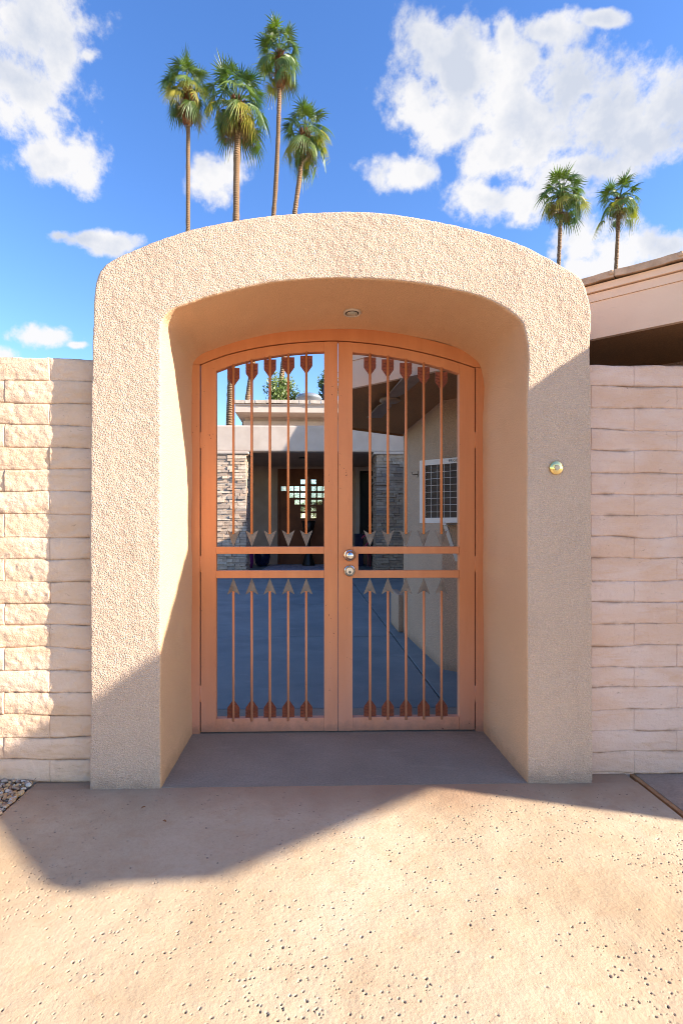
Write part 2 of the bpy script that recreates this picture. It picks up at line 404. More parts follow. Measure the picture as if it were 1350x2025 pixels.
M['nickel_dark'] = simple('worn_nickel', (0.24, 0.22, 0.20), None, 40, 0.35, 90, 0, 0.9)
M['brass'] = simple('polished_brass', (0.86, 0.66, 0.28), (0.80, 0.60, 0.24), 20, 0.07, 90, 0, 1.0)
M['black'] = simple('black_void', (0.008, 0.007, 0.007), None, 20, 0.6, 90, 0)
M['ivory'] = simple('ivory_plastic', (0.66, 0.55, 0.38), None, 30, 0.4, 90, 0)
M['trim'] = simple('cream_trim', (0.60, 0.52, 0.43), None, 20, 0.5, 90, 0.0003)
M['lens'] = simple('lamp_lens', (0.45, 0.44, 0.36), None, 120, 0.15, 200, 0.001, 0, 0.6)
def board(name, a, b):
    t = NT(name)
    c = t.ramp(t.noise(2.5, 6, 0.6), [(0.35, b), (0.65, a)])
    gr = t.noise(5, 8, 0.7, t.scale(t.pos, (1.2, 1.2, 24)), 0.6)
    c = t.mix(t.ramp(gr, [(0.62, 0.0), (0.72, 0.25)]), c, tuple(x*0.5 for x in b))
    return t.set(c, 0.65, t.bump(gr, 0.0012), 0, 0.25)
M['fascia'] = board('fascia_paint', (0.86, 0.60, 0.42), (0.80, 0.54, 0.37))
M['soffit'] = stucco('brown_soffit', (0.40, 0.215, 0.105), (0.33, 0.17, 0.08), 90, 0.002)
M['rooftile'] = simple('concrete_roof_tile', (0.62, 0.42, 0.28), (0.42, 0.27, 0.17), 14, 0.9, 90, 0.003)
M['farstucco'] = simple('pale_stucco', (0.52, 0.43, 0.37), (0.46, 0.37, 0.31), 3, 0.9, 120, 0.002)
M['fartile'] = simple('pale_roof_tile', (0.60, 0.52, 0.45), (0.42, 0.35, 0.29), 6, 0.85, 40, 0.004)
M['fartrim'] = simple('pale_fascia', (0.56, 0.47, 0.40), (0.48, 0.40, 0.34), 3, 0.7, 60, 0.001)
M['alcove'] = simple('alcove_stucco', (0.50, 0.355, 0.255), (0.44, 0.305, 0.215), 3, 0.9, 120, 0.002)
M['wood'] = board('door_wood', (0.24, 0.085, 0.035), (0.17, 0.058, 0.025))
def glass(name, tint=(0.9, 0.95, 0.95), mixf=0.25):
    t = NT(name); tr = t.n('ShaderNodeBsdfTransparent'); tr.inputs[0].default_value = (*tint, 1)
    gl = t.n('ShaderNodeBsdfGlossy'); gl.inputs['Roughness'].default_value = 0.02; ms = t.n('ShaderNodeMixShader')
    ms.inputs[0].default_value = mixf; t.l(tr.outputs[0], ms.inputs[1]); t.l(gl.outputs[0], ms.inputs[2]); t.l(ms.outputs[0], t.out.inputs[0])
    return t.m
M['pane'] = glass('door_glass')
M['white'] = simple('white_enamel', (0.74, 0.73, 0.71), (0.66, 0.65, 0.63), 10, 0.45, 60, 0.0003)
M['louvre'] = simple('dark_louvre', (0.075, 0.06, 0.052), None, 10, 0.5, 60, 0)
M['ink'] = simple('grey_ink', (0.06, 0.055, 0.055), None, 10, 0.6, 60, 0)
M['fan'] = simple('fan_enamel', (0.25, 0.18, 0.14), None, 10, 0.5, 60, 0)
M['navy'] = simple('navy_glaze', (0.012, 0.014, 0.05), None, 10, 0.2, 60, 0, 0, 0.6)
M['urn'] = simple('black_glaze', (0.012, 0.011, 0.011), None, 10, 0.35, 60, 0)
M['pink'] = simple('pink_enamel', (0.45, 0.04, 0.11), None, 10, 0.4, 60, 0)
M['magenta'] = simple('magenta_cloth', (0.20, 0.02, 0.16), None, 10, 0.8, 60, 0.001)
t = NT('woven_rug')
c = t.ramp(t.noise(5, 6, 0.7, t.scale(t.pos, (1, 3, 1)), 1.0), [(0.42, (0.12, 0.12, 0.22)), (0.5, (0.70, 0.64, 0.66)), (0.56, (0.28, 0.27, 0.38)), (0.66, (0.78, 0.74, 0.74))])
M['rug'] = t.set(c, 0.95, t.bump(t.noise(200, 2), 0.003))
M['dome'] = simple('skylight_dome', (0.20, 0.22, 0.25), None, 5, 0.25, 60, 0, 0, 0.6)
M['twig'] = simple('dry_twig', (0.20, 0.13, 0.07), None, 30, 0.9, 60, 0)
M['dry_leaf'] = simple('dry_leaf', (0.26, 0.11, 0.035), (0.15, 0.06, 0.02), 60, 0.8, 60, 0)
def stonemat(name, cols, rough=0.9, bd=0.004):
    t = NT(name); oi = t.n('ShaderNodeObjectInfo')
    f = t.math('FRACT', t.math('ADD', t.voro(9.0, None, 'F1', 1.0, 'Color') if False else oi.outputs['Random'], 0.0))
    c = t.ramp(f, [(i / max(1, len(cols)-1), c_) for i, c_ in enumerate(cols)])
    c = t.mix(t.ramp(t.noise(18, 6, 0.7), [(0.4, 0.45), (0.62, 0.0)]), c, tuple(x*0.45 for x in cols[0]))
    return t.set(c, rough, t.bump(t.noise(50, 5, 0.65), bd), 0, 0.2)
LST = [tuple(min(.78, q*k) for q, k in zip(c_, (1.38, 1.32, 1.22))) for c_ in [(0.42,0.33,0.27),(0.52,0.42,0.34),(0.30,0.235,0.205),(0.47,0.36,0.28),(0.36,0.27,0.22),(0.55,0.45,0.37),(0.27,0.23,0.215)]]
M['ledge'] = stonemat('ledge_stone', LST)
M['ledge_shade'] = stonemat('ledge_stone_shade', [tuple(x*0.62 for x in c_) for c_ in LST])  # same stones for the shaded column, its shade put into the colour
# gravel colour from vertex attribute
t = NT('river_gravel'); at = t.n('ShaderNodeAttribute'); at.attribute_name = 'pit'
c = t.ramp(at.outputs['Fac'], [(0, (0.70,0.46,0.24)), (0.2, (0.52,0.32,0.18)), (0.4, (0.64,0.36,0.13)), (0.6, (0.50,0.35,0.24)), (0.8, (0.70,0.62,0.52)), (1, (0.26,0.13,0.07))])
c = t.mix(t.ramp(t.noise(90, 5, 0.7), [(0.4, 0.4), (0.6, 0)]), c, (0.28, 0.18, 0.11))
M['gravel'] = t.set(c, 0.7, t.bump(t.noise(200, 4), 0.001), 0, 0.35)
def leafmat(name, a, b, tr=0.35):
    t = NT(name); oi = t.n('ShaderNodeObjectInfo')
    f = t.math('ADD', t.math('MULTIPLY', oi.outputs['Random'], 0.6), t.math('MULTIPLY', t.noise(1.7, 3), 0.5), True)
    c = t.ramp(f, [(0.15, b), (0.85, a)])
    t.set(c, 0.42, None, 0, 0.5)
    tl = t.n('ShaderNodeBsdfTranslucent'); cc = t.mix(1.0, c, (1.0, 1.25, 0.35), 'MULTIPLY'); t.l(cc, tl.inputs[0])
    ms = t.n('ShaderNodeMixShader'); ms.inputs[0].default_value = tr; t.l(t.b.outputs[0], ms.inputs[1]); t.l(tl.outputs[0], ms.inputs[2]); t.l(ms.outputs[0], t.out.inputs[0])
    return t.m
M['frond'] = leafmat('green_frond', (0.15, 0.205, 0.030), (0.030, 0.075, 0.02), 0.30)
M['frond_y'] = leafmat('yellowing_frond', (0.36, 0.30, 0.035), (0.20, 0.20, 0.03))
M['frond_d'] = leafmat('dead_frond', (0.30, 0.20, 0.09), (0.20, 0.12, 0.05), 0.15)
M['leaf'] = leafmat('tree_leaf', (0.14, 0.19, 0.04), (0.05, 0.085, 0.02))
t = NT('palm_bark')
sp = t.n('ShaderNodeSeparateXYZ'); t.l(t.pos, sp.inputs[0])
wv = t.n('ShaderNodeTexWave'); wv.wave_type = 'BANDS'; wv.bands_direction = 'Z'; wv.inputs['Scale'].default_value = 2.9; wv.inputs['Distortion'].default_value = 7.0; wv.inputs['Detail'].default_value = 3
t.l(t.pos, wv.inputs[0])
c = t.ramp(wv.outputs['Fac'], [(0.0, (0.11, 0.065, 0.038)), (0.5, (0.23, 0.145, 0.088)), (1.0, (0.32, 0.22, 0.14))])
c = t.mix(t.ramp(t.noise(5, 5, 0.65), [(0.4, 0.5), (0.6, 0)]), c, (0.16, 0.085, 0.04))
M['bark'] = t.set(c, 0.9, t.bump(wv.outputs['Fac'], 0.03), 0, 0.15)
M['boots'] = simple('leaf_boots', (0.30, 0.12, 0.05), (0.13, 0.055, 0.025), 6, 0.9, 20, 0.02)

# ================================================================== SETTING
def plane(name, x0, x1, y0, y1, z, m, thick=0.1):
    bm = bmesh.new(); box(bm, x0, x1, y0, y1, z - thick, z); o = build(name, bm, m); tag(o, kind='structure'); return o
plane('ground', -900, 900, -400, 1500, -0.045, M['soil'])
XJ = 1.475; XL = -1.245
# front paving, fine mesh with real salt pits
def front_paving():
    step = 0.0021
    xs = np.arange(XL, XJ, step); xs[-1] = XJ; ys = np.arange(-1.16, 0.115, step)
    X, Y = np.meshgrid(xs, ys, indexing='ij')
    p = np.stack([X, Y, X*0], -1)
    Z = 0.0035 * fbm(p * 2.1, 3, 5) + 0.0010 * fbm(p * 11, 3, 9) 
    fl = np.clip((-0.004 - Y) / 0.05, 0, 1); Z = Z * fl
    Z = np.where(Y > 0.004, -0.004, Z)
    pit = np.zeros_like(X)
    rng = np.random.RandomState(4)
    dn = fbm(np.stack([rng.rand(9000)*3, rng.rand(9000)*1.5, np.zeros(9000)], -1) * 1, 1, 3)
    n = 0
    cand = rng.rand(16000, 2)
    cx_ = XL + cand[:, 0] * (XJ - XL); cy_ = -1.16 + cand[:, 1] * 1.27
    dens = fbm(np.stack([cx_, cy_, cx_*0], -1) * 3.2, 3, 21)
    keep = dens * 0.55 + rng.rand(16000) * 1.2 > 0.88
    for x, y in zip(cx_[keep], cy_[keep]):
        r = 0.0012 + 0.0020 * rng.rand() ** 2.0
        if y > -0.04: r *= 0.6
        ex = 1 + 0.7 * rng.rand(); an = rng.rand() * 3.14
        i0 = int((x - XL) / step); j0 = int((y + 1.16) / step); w = int(r * 2.6 / step) + 2
        a, b = max(i0 - w, 0), min(i0 + w, len(xs)); c_, d = max(j0 - w, 0), min(j0 + w, len(ys))
        if a >= b or c_ >= d: continue
        dx = X[a:b, c_:d] - x; dy = Y[a:b, c_:d] - y
        q = np.sqrt(((dx*math.cos(an) + dy*math.sin(an)) / ex) ** 2 + (-dx*math.sin(an) + dy*math.cos(an)) ** 2) / r
        s = np.clip(1.35 - q, 0, 1); s = s*s*(3 - 2*s)
        Z[a:b, c_:d] -= s * (0.0012 + r * 0.8)
        lip = np.exp(-((q - 1.8) / 0.5) ** 2) * 0.00025; Z[a:b, c_:d] += lip
        pit[a:b, c_:d] = np.maximum(pit[a:b, c_:d], s * (0.35 + 0.65 * rng.rand()))
    # rounded edges at the joint and the gravel
    e = np.minimum(X - XL, XJ - X); wob = 0.012 * fbm(p * 9, 2, 33)
    Z -= 0.012 * np.clip(1 - e / 0.012, 0, 1) ** 2
    V = np.stack([X + 0.0 * X, Y, Z], -1)
    V[0, :, 2] -= 0.06; V[-1, :, 2] -= 0.06
    V[0, :, 0] += wob[0, :] * 0.5
    o = grid_mesh('front_paving', V, len(xs), len(ys), M['paving'], None, True, False, pit)
    tag(o, 'buff salt-finished concrete apron with small pits in front of the gate', kind='structure')
    return o
front_paving()
plane('front_paving', XL, XJ, -40, -1.161, -0.002, M['paving']).name = 'front_paving_edge'
o = plane('driveway', XJ + 0.034, 30, -40, 0.115, -0.004, M['slab_grey'])
bm = bmesh.new(); box(bm, XJ + 0.013, XJ + 0.033, -6, 0.1, -0.04, -0.007); o = build('joint_strip', bm, M['cedar']); tag(o, 'orange-brown wood strip laid in the paving joint beside the right wall', 'joint strip')
# threshold under the arch and the courtyard slabs
def slab(name, x0, x1, y0, y1, z, m, parent=None, bev=0.006):
    bm = bmesh.new(); box(bm, x0, x1, y0, y1, z - 0.05, z, bev); return build(name, bm, m, parent)
o = slab('threshold', -0.70, 0.99, 0.004, 0.955, 0.0012, M['threshold'], None, 0); tag(o, kind='structure')
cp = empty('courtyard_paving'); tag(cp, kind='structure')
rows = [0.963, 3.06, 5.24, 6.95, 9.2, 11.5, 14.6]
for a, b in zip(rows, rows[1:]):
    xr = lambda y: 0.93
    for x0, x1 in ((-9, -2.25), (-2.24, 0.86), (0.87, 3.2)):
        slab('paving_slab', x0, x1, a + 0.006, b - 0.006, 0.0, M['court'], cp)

# ================================================================== ARCHWAY
PAIRS = [((318,1561),(178,1561)),((318,1300),(178,1320)),((318,1000),(178,1000)),((318,800),(180,760)),((318,700),(183,640)),
 ((318.5,652),(187,578)),((323,630),(193,546)),((337,615),(206,526)),((380,597),(245,503)),((444,578),(340,466.5)),((539,558),(470,435)),((620,551.5),(570,422)),((700,550.5),(700,418)),
 ((795,556),(810,428)),((895,573),(930,452)),((965,593),(1040,487)),((1010,618.5),(1108,524)),((1032,640),(1148,551)),((1040,672),(1162,585)),
 ((1041,800),(1167,700)),((1041,1000),(1169,900)),((1042,1300),(1171,1250)),((1042,1556),(1172,1551))]
def archway():
    W4 = np.array([[P(*a, 0).x, P(*a, 0).z, P(*b, 0).x, P(*b, 0).z] for a, b in PAIRS])
    W4[0, 1] = W4[0, 3] = -0.03; W4[-1, 1] = W4[-1, 3] = -0.03
    C = catmull(W4, 900)
    I = C[:, :2]; O = C[:, 2:]
    T = 0.74; r = 0.010
    def steps(a, b, s): return list(np.arange(a, b, s))
    prof = []    # (which side, s along I->O, y)
    w = np.linalg.norm(O - I, axis=1)
    ys_in = steps(T, r, -0.0) if False else list(np.linspace(T, r, 70))
    prof += [('i', 0, y) for y in ys_in[:-1]]
    for k in range(6):
        a = k / 5 * math.pi / 2; prof.append(('i', r - r*math.cos(a), r - r*math.sin(a)))
    for f in np.linspace(0, 1, 44)[1:-1]: prof.append(('m', f, 0))
    for k in range(6):
        a = (1 - k / 5) * math.pi / 2; prof.append(('o', r - r*math.cos(a), r - r*math.sin(a)))
    prof += [('o', 0, y) for y in np.linspace(r, T, 30)[1:]]
    prof += [('m', f, T) for f in np.linspace(1, 0, 8)[1:-1]]
    V = np.zeros((len(C), len(prof), 3))
    D = (O - I) / w[:, None]
    for j, (k, s, y) in enumerate(prof):
        if k == 'i': q = I + D * s
        elif k == 'o': q = O - D * s
        else: q = I + D * (r + (w - 2*r) * s)[:, None]
        V[:, j, 0] = q[:, 0]; V[:, j, 2] = q[:, 1]; V[:, j, 1] = y
    du = np.gradient(V, axis=0); dv = np.roll(V, -1, 1) - np.roll(V, 1, 1)
    N = np.cross(du, dv); N /= np.maximum(np.linalg.norm(N, axis=-1, keepdims=True), 1e-9)
    # outward check on the front face
    jf = 70 + 25
    if N[450, jf, 1] > 0: N = -N
    fin = np.ones(len(prof)) * 0.0013; fin[:70] = 0.0006
    d = 0.0035 * fbm(V * 3.5, 3, 2) + fin[None, :] * fbm(V * 48, 3, 7, 0.6)
    V = V + N * d[..., None]
    o = grid_mesh('stucco_archway', V, len(C), len(prof), M['stucco'], None, True, True)
    o.data.materials.append(M['stucco_smooth_glow'])
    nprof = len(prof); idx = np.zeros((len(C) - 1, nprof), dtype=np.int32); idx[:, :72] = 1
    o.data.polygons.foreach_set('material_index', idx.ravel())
    tag(o, 'rounded beige stucco archway around the double gate', 'archway')
archway()
# base fillet joint under the arch feet is hidden by paving

# ================================================================== BLOCK WALLS
def block_wall(name, xa, xb, y0, top, course, mkey, label, amp, jd, seed, phase):
    root = empty(name, ((xa+xb)/2, y0 + 0.1, 0), label, 'wall')
    core = bmesh.new(); box(core, xa, xb, y0 + 0.012, y0 + 0.2, -0.04, top - 0.012); build('mortar', core, M[mkey], root)
    n = int(round(top / course)); h = top / n; L = 0.405
    rng = random.Random(seed)
    for k in range(n):
        z0 = k * h; z1 = z0 + h
        zw = lambda X_, zz_, fz: zz_ + fz * 0.006 * fbm(np.stack([X_ * 3.1, X_ * 0 + seed, X_ * 0 + np.round(zz_ / h) * 5.3], -1), 3, seed + 40)
        off = phase + (L / 2 if k % 2 else 0)
        x = xa - ((xa - off) % L)
        while x < xb:
            a = max(x, xa); b = min(x + L, xb)
            if b - a > 0.02:
                nx = max(3, int((b - a) / 0.006)); nz = 20
                us = np.linspace(0, 1, nx); vs_ = np.linspace(0, 1, nz)
                U, Vv = np.meshgrid(us, vs_, indexing='ij')
                X = a + U * (b - a); Z = z0 + Vv * (z1 - z0)
                p = np.stack([X, X*0 + seed, Z], -1)
                rr = mkey == 'block_right'; jit = rng.uniform(-1, 1) * amp * (0.08 if rr else 0.13); slp = rng.uniform(-1, 1) * amp * (0.05 if rr else 0.12)
                Yd = jit + slp * (U - 0.5) * 2
                Yd = Yd - amp * 0.30 * np.sin(np.clip((1 - Vv) * 1.15, 0, 1) * math.pi) ** 0.8
                Yd = Yd + amp * 0.48 * fbm(p * np.array([5, 1, 11]), 4, seed) * (0.6 if rr else 0.62) + (0 if rr else 0.0028 * fbm(p * np.array([2.2, 1, 3.1]), 2, seed + 77))
                Yd = Yd + amp * 0.22 * fbm(p * 45, 3, seed + 5)
                # joints: recess with ragged depth
                el = np.minimum(U * (b - a) + (1 if a == xa else 0), (1 - U) * (b - a) + (1 if b == xb else 0)); ez = np.minimum(Vv, 1 - Vv) * h
                rag = 0.30 + 0.85 * fbm(p * np.array([5, 1, 9]), 4, seed + 9)
                rag = np.clip(rag, 0.02, 1.25)
                jx = np.clip(1 - el / 0.009, 0, 1) ** 2 * (0.05 if rr else 0.14); jz = np.clip(1 - ez / (0.010 + 0.007 * fbm(p * np.array([13, 1, 4]), 3, seed + 61)), 0, 1) ** 1.4
                jj = np.maximum(jx, jz)
                Yd = Yd + jd * jj * rag
                Zz = Z + 0.004 * fbm(p * np.array([7, 1, 3]), 2, seed + 3) * (jz + 0.3) if k < n - 1 else Z + 0.003 * fbm(p * np.array([12, 1, 3]), 3, seed + 3) * Vv
                Zz = Zz + (zw(X, X*0 + z0, 1.0) - z0) * (1 - Vv) + ((zw(X, X*0 + z1, 1.0) - z1) * Vv if k < n - 1 else 0)
                if k == 0: Zz = np.maximum(Zz, -0.03)
                V = np.stack([X, y0 + Yd, Zz], -1)
                # returns running back into the wall
                V = np.concatenate([V[:, :1], V, V[:, -1:]], 1); V[:, 0, 1] += 0.03; V[:, -1, 1] += (0.03 if k < n-1 else 0.2)
                V = np.concatenate([V[:1], V, V[-1:]], 0); V[0, :, 1] += 0.03; V[-1, :, 1] += 0.03
                jj = np.pad(jj, 1, mode='edge')
                grid_mesh('block', V, nx + 2, nz + 2, M[mkey], root, True, False, np.clip(jj * 1.1, 0, 1))
            x += L
    return root
block_wall('block_wall', -1.95, -0.97, 0.066, 1.908, 0.0994, 'block_left', 'rough cream painted adobe block wall left of the archway', 0.010, 0.0062, 11, -1.58)
block_wall('block_wall', 1.21, 3.15, 0.078, 1.902, 0.0994, 'block_right', 'smooth pinkish painted adobe block wall right of the archway under the eave', 0.0042, 0.0046, 23, 1.50)

# ================================================================== GATE FRAME + LEAVES
YG = 0.577
def curve(pts, Y=YG, n=None):
    c = [(P(a, b, Y).x, P(a, b, Y).z) for a, b in pts]
    return catmull(c, n or len(c) * 4)
outer_arc = [(372,1300),(372,745),(378,722),(391,699),(438,683),(495,669),(552,660),(638,652),(700,652),(729,655),(798,663),(855,676),(905,690),(942,704),(958,720),(962,745),(962,1300)]
leaf_top = [(396.5,722),(438,706),(495,691.3),(552,682),(610,676.8),(664,675),(706,677.5),(775,686),(844,700),(890,712),(938.5,728)]
open_top = [(427,733),(461,720.6),(495,711.5),(533.5,704.2),(570,699),(605,696),(640,694.5),(697,696),(733.5,699.5),(768,704),(802,710),(839,718),(873.5,727),(908,737.6)]
def zcurve(pts):      # z as a function of x
    c = np.array([(P(a, b, YG).x, P(a, b, YG).z) for a, b in pts]); c2 = catmull(c, 120)
    return lambda x: float(np.interp(x, c2[:, 0], c2[:, 1]))
zt = zcurve(leaf_top); zo = zcurve(open_top)
def gx(px): return P(px, 1042, YG).x
def gz(py, px=660): return P(px, py, YG).z
gf = empty('arched_surround', (0.14, YG + 0.03, 0), 'orange-brown steel arched frame fixed inside the archway around the two gate leaves', 'gate frame')
xl, xr_ = gx(395), gx(940.5)
ins = [(xl, 0.0), (xl, gz(900)), (xl, zt(gx(397)) + 0.004)] + [(x, zt(x) + 0.006) for x in np.linspace(gx(400), gx(936), 40)] + [(xr_, zt(gx(938)) + 0.004), (xr_, gz(900)), (xr_, 0.0)]
inA = np.array(ins)
oA = catmull([(P(a, b, YG).x, P(a, b, YG).z) for a, b in outer_arc], 200)
oA = np.vstack([[oA[0, 0], 0.0], oA, [oA[-1, 0], 0.0]])
def resamp(c, n):
    s = np.r_[0, np.cumsum(np.linalg.norm(np.diff(c, axis=0), axis=1))]; t_ = np.linspace(0, s[-1], n)
    return np.stack([np.interp(t_, s, c[:, 0]), np.interp(t_, s, c[:, 1])], 1)
# jambs and arched head as separate parts
for xa, xb, zc in ((gx(372), xl, zt(gx(397)) - 0.0), (xr_, gx(962), zt(gx(938)) - 0.0)):
    bm = bmesh.new(); box(bm, xa, xb, YG, YG + 0.05, 0.0, zc + 0.004, 0.0015); build('jamb', bm, M['gate'], gf)
xs = np.linspace(gx(372), gx(962), 90)
lo = [(x, (zt(min(max(x, gx(397)), gx(938))) + 0.006)) for x in xs]; hi = [(x, lo[i][1] + 0.075) for i, x in enumerate(xs)]
bm = bmesh.new(); ribbon(bm, lo, hi, YG, YG + 0.05, 0.0015); build('head', bm, M['gate'], gf)
# rear stop bead behind the leaves (leaves the gap lines)
def leaf(px0, px1, po0, po1, label, right):
    x0, x1, a, b = gx(px0), gx(px1), gx(po0), gx(po1)
    y0, y1 = YG + 0.004, YG + 0.044
    zb0, zb1 = 0.010, gz(1420) 
    r = empty('gate_leaf', (x1 if right else x0, YG + 0.02, 0), label, 'gate')
    sm = M['gate']
    bev = 0.0022
    for (p, q) in ((x0, a), (b, x1)):
        bm = bmesh.new(); xs = np.linspace(p, q, 8)
        ribbon(bm, [(x, zb0) for x in xs], [(x, zt(x)) for x in xs], y0, y1, bev); build('stile', bm, sm, r)
    xs = np.linspace(a + 0.0005, b - 0.0005, 30)
    bm = bmesh.new(); ribbon(bm, [(x, zo(x)) for x in xs], [(x, zt(x) - 0.0004) for x in xs], y0 + 0.0006, y1 - 0.0006, bev); build('arched_rail', bm, sm, r)
    for (u0, u1, nm) in ((1081.2, 1095.2, 'middle_rail'), (1128.4, 1143.2, 'middle_rail')):
        bm = bmesh.new(); box(bm, a + 0.0005, b - 0.0005, y0 + 0.0006, y1 - 0.0006, gz(u1), gz(u0), bev); build(nm, bm, sm, r)
    bm = bmesh.new(); box(bm, a + 0.0005, b - 0.0005, y0 + 0.0006, y1 - 0.0006, zb0, zb1, bev); build('bottom_rail', bm, sm, r)
    if right:                                   # lock plate filling the corner by the knob
        bm = bmesh.new(); box(bm, a - 0.002, gx(708.5), y0 + 0.0012, y1 - 0.0012, gz(1128.4) - 0.002, gz(1095.2) + 0.002, 0.001); build('lock_box', bm, sm, r)
    return r, y0, y1
def vane(bm, cx, y, z_tip, z_far, wid, sgn):     # half of a flight, outer side sgn; tip = pointed end, far = square end
    d = 1 if z_far > z_tip else -1; Ln = abs(z_far - z_tip); zz = lambda f: z_tip + d * Ln * f
    ci = cx + sgn * 0.0045; co = cx + sgn * wid / 2; n = 5
    edges = []
    # barbs: slanted strips with a groove between
    for k in range(n):
        f0 = 0.14 + k * 0.86 / n; f1 = 0.14 + (k + 1) * 0.86 / n - 0.035
        slant = 0.16
        def out(f):
            g = f + (0.0)
            if f < 0.42: return cx + sgn * (0.006 + (wid/2 - 0.006) * max(0, (f - 0.05) / 0.37))
            return co
        ia, ib = f0 - slant*0.6, f1 - slant*0.6
        ia, ib = max(ia, 0.0), max(ib, 0.03)
        fo0, fo1 = f0, min(f1, 1.0)
        if k == n - 1: ib = 1.0; fo1 = 1.0
        poly = [(ci, zz(ia)), (out(fo0), zz(fo0)), (out(fo1), zz(fo1)), (ci, zz(ib))]
        prism_y(bm, poly, y - 0.0015, y + 0.0015)
    # web behind
    poly = [(ci, zz(0.0)), (cx + sgn*wid/2*0.985, zz(0.42)), (cx + sgn*wid/2*0.985, zz(0.99)), (ci, zz(0.99))]
    prism_y(bm, poly, y + 0.0017, y + 0.003)
def arrow(r, px, y0, y1, down, sm):
    x = gx(px); yc = y0 + 0.004
    if down:      # upper panel: head at the bottom
        zt_, zb_ = zo(x) + 0.004, gz(1056)
        f_far = gz({461.3:728,497.6:718.6,533.5:710.6,569.9:706,605.5:702.6,731.6:705,767:708.5,802.8:715.5,838:723.5,873:733}[px]); f_tip = f_far - 35/355*1.0
        tip, barb, notch = gz(1081.4), gz(1048.5), gz(1056)
    else:
        zt_, zb_ = gz(1169), gz(1425)
        f_far = gz(1418.5); f_tip = f_far + 34/355
        tip, barb, notch = gz(1143), gz(1176), gz(1168.5)
    bm = bmesh.new()
    yf = y0 - (0.004 if not down else 0.001)
    tube(bm, [(x, yf + 0.006, zb_), (x, yf + 0.006, zt_)], 0.0071, 12)
    sh = build('arrow_shaft', bm, sm, r, True)
    me = sh.data
    # head: two facets meeting on a ridge
    w = 0.0355; bm = bmesh.new(); yy = yf + 0.010; th = 0.005
    pts = [(x, tip), (x - w, barb), (x, notch), (x + w, barb)]
    F = [bm.verts.new((q[0], yy - (0.004 if i in (0, 2) else 0.0), q[1])) for i, q in enumerate(pts)]
    B = [bm.verts.new((q[0], yy + th, q[1])) for q in pts]
    bm.faces.new([F[0], F[1], F[2]]); bm.faces.new([F[0], F[2], F[3]]); bm.faces.new([B[0], B[2], B[1]]); bm.faces.new([B[0], B[3], B[2]])
    for i in range(4): j = (i + 1) % 4; bm.faces.new([F[i], F[j], B[j], B[i]])
    build('arrowhead', bm, M['steel_head'], sh)
    for s_ in (-1, 1):
        bm = bmesh.new(); vane(bm, x, yf + 0.008, f_tip, f_far, 0.068, s_); build('feather', bm, M['feather'], sh)
lf, y0, y1 = leaf(397.3, 668.0, 427, 641, 'left leaf of the copper-orange steel gate, without a knob, with arrow-shaped bars', False)
for px in (461.3, 497.6, 533.5, 569.9, 605.5):
    for dn in (True, False): arrow(lf, px, y0, y1, dn, M['gate'])
rf, y0, y1 = leaf(669.2, 938.2, 697, 908, 'right leaf of the copper-orange steel gate, carrying the round knob and deadbolt', True)
for px in (731.6, 767, 802.8, 838, 873):
    for dn in (True, False): arrow(rf, px, y0, y1, dn, M['gate'])
for rt, px in ((lf, 396.3), (rf, 939.3)):
    for py in (870, 1115, 1372):
        c = P(px, py, YG + 0.003); bm = bmesh.new(); tube(bm, [(c.x, YG + 0.006, c.z - 0.045), (c.x, YG + 0.006, c.z + 0.045)], 0.0045, 10); build('hinge', bm, M['gate'], rt, True)
# astragal behind the meeting stiles so that only a dark line shows
bm = bmesh.new(); box(bm, gx(655), gx(667), y1 + 0.001, y1 + 0.006, 0.03, gz(690)); build('astragal', bm, M['gate'], lf)
# knob and deadbolt
kc = P(691, 1098, y0); bm = bmesh.new()
lathe(bm, [(0.0345, 0.0), (0.0345, 0.004), (0.031, 0.010), (0.020, 0.013), (0.012, 0.016)], (kc.x, y0, kc.z), 'Y', 40)
kb = build('doorknob', bm, M['chrome'], rf, True)
bm = bmesh.new(); lathe(bm, [(0.011, 0.014), (0.012, 0.026), (0.020, 0.030), (0.0262, 0.040), (0.0268, 0.050), (0.023, 0.059), (0.014, 0.065), (0.004, 0.067)], (kc.x, y0, kc.z), 'Y', 40); build('knob_ball', bm, M['chrome'], kb, True)
kc = P(691, 1128.5, y0); bm = bmesh.new()
lathe(bm, [(0.033, 0.0), (0.033, 0.005), (0.030, 0.012), (0.026, 0.014)], (kc.x, y0, kc.z), 'Y', 40); db = build('deadbolt', bm, M['chrome'], rf, False)
bm = bmesh.new(); lathe(bm, [(0.0265, 0.010), (0.0265, 0.0152), (0.0255, 0.0158)], (kc.x, y0, kc.z), 'Y', 40); build('dark_ring', bm, M['nickel_dark'], db, False)
bm = bmesh.new(); lathe(bm, [(0.0195, 0.012), (0.0195, 0.018), (0.0185, 0.0188)], (kc.x, y0, kc.z), 'Y', 40); build('lock_face', bm, M['chrome'], db, False)
bm = bmesh.new(); lathe(bm, [(0.0085, 0.016), (0.0085, 0.0200), (0.008, 0.0204)], (kc.x, y0, kc.z - 0.007), 'Y', 30); build('lock_cylinder', bm, M['nickel_dark'], db, False)
bm = bmesh.new(); box(bm, kc.x - 0.0012, kc.x + 0.0012, y0 - 0.0212, y0 - 0.019, kc.z - 0.0125, kc.z - 0.002); build('keyway', bm, M['black'], db)

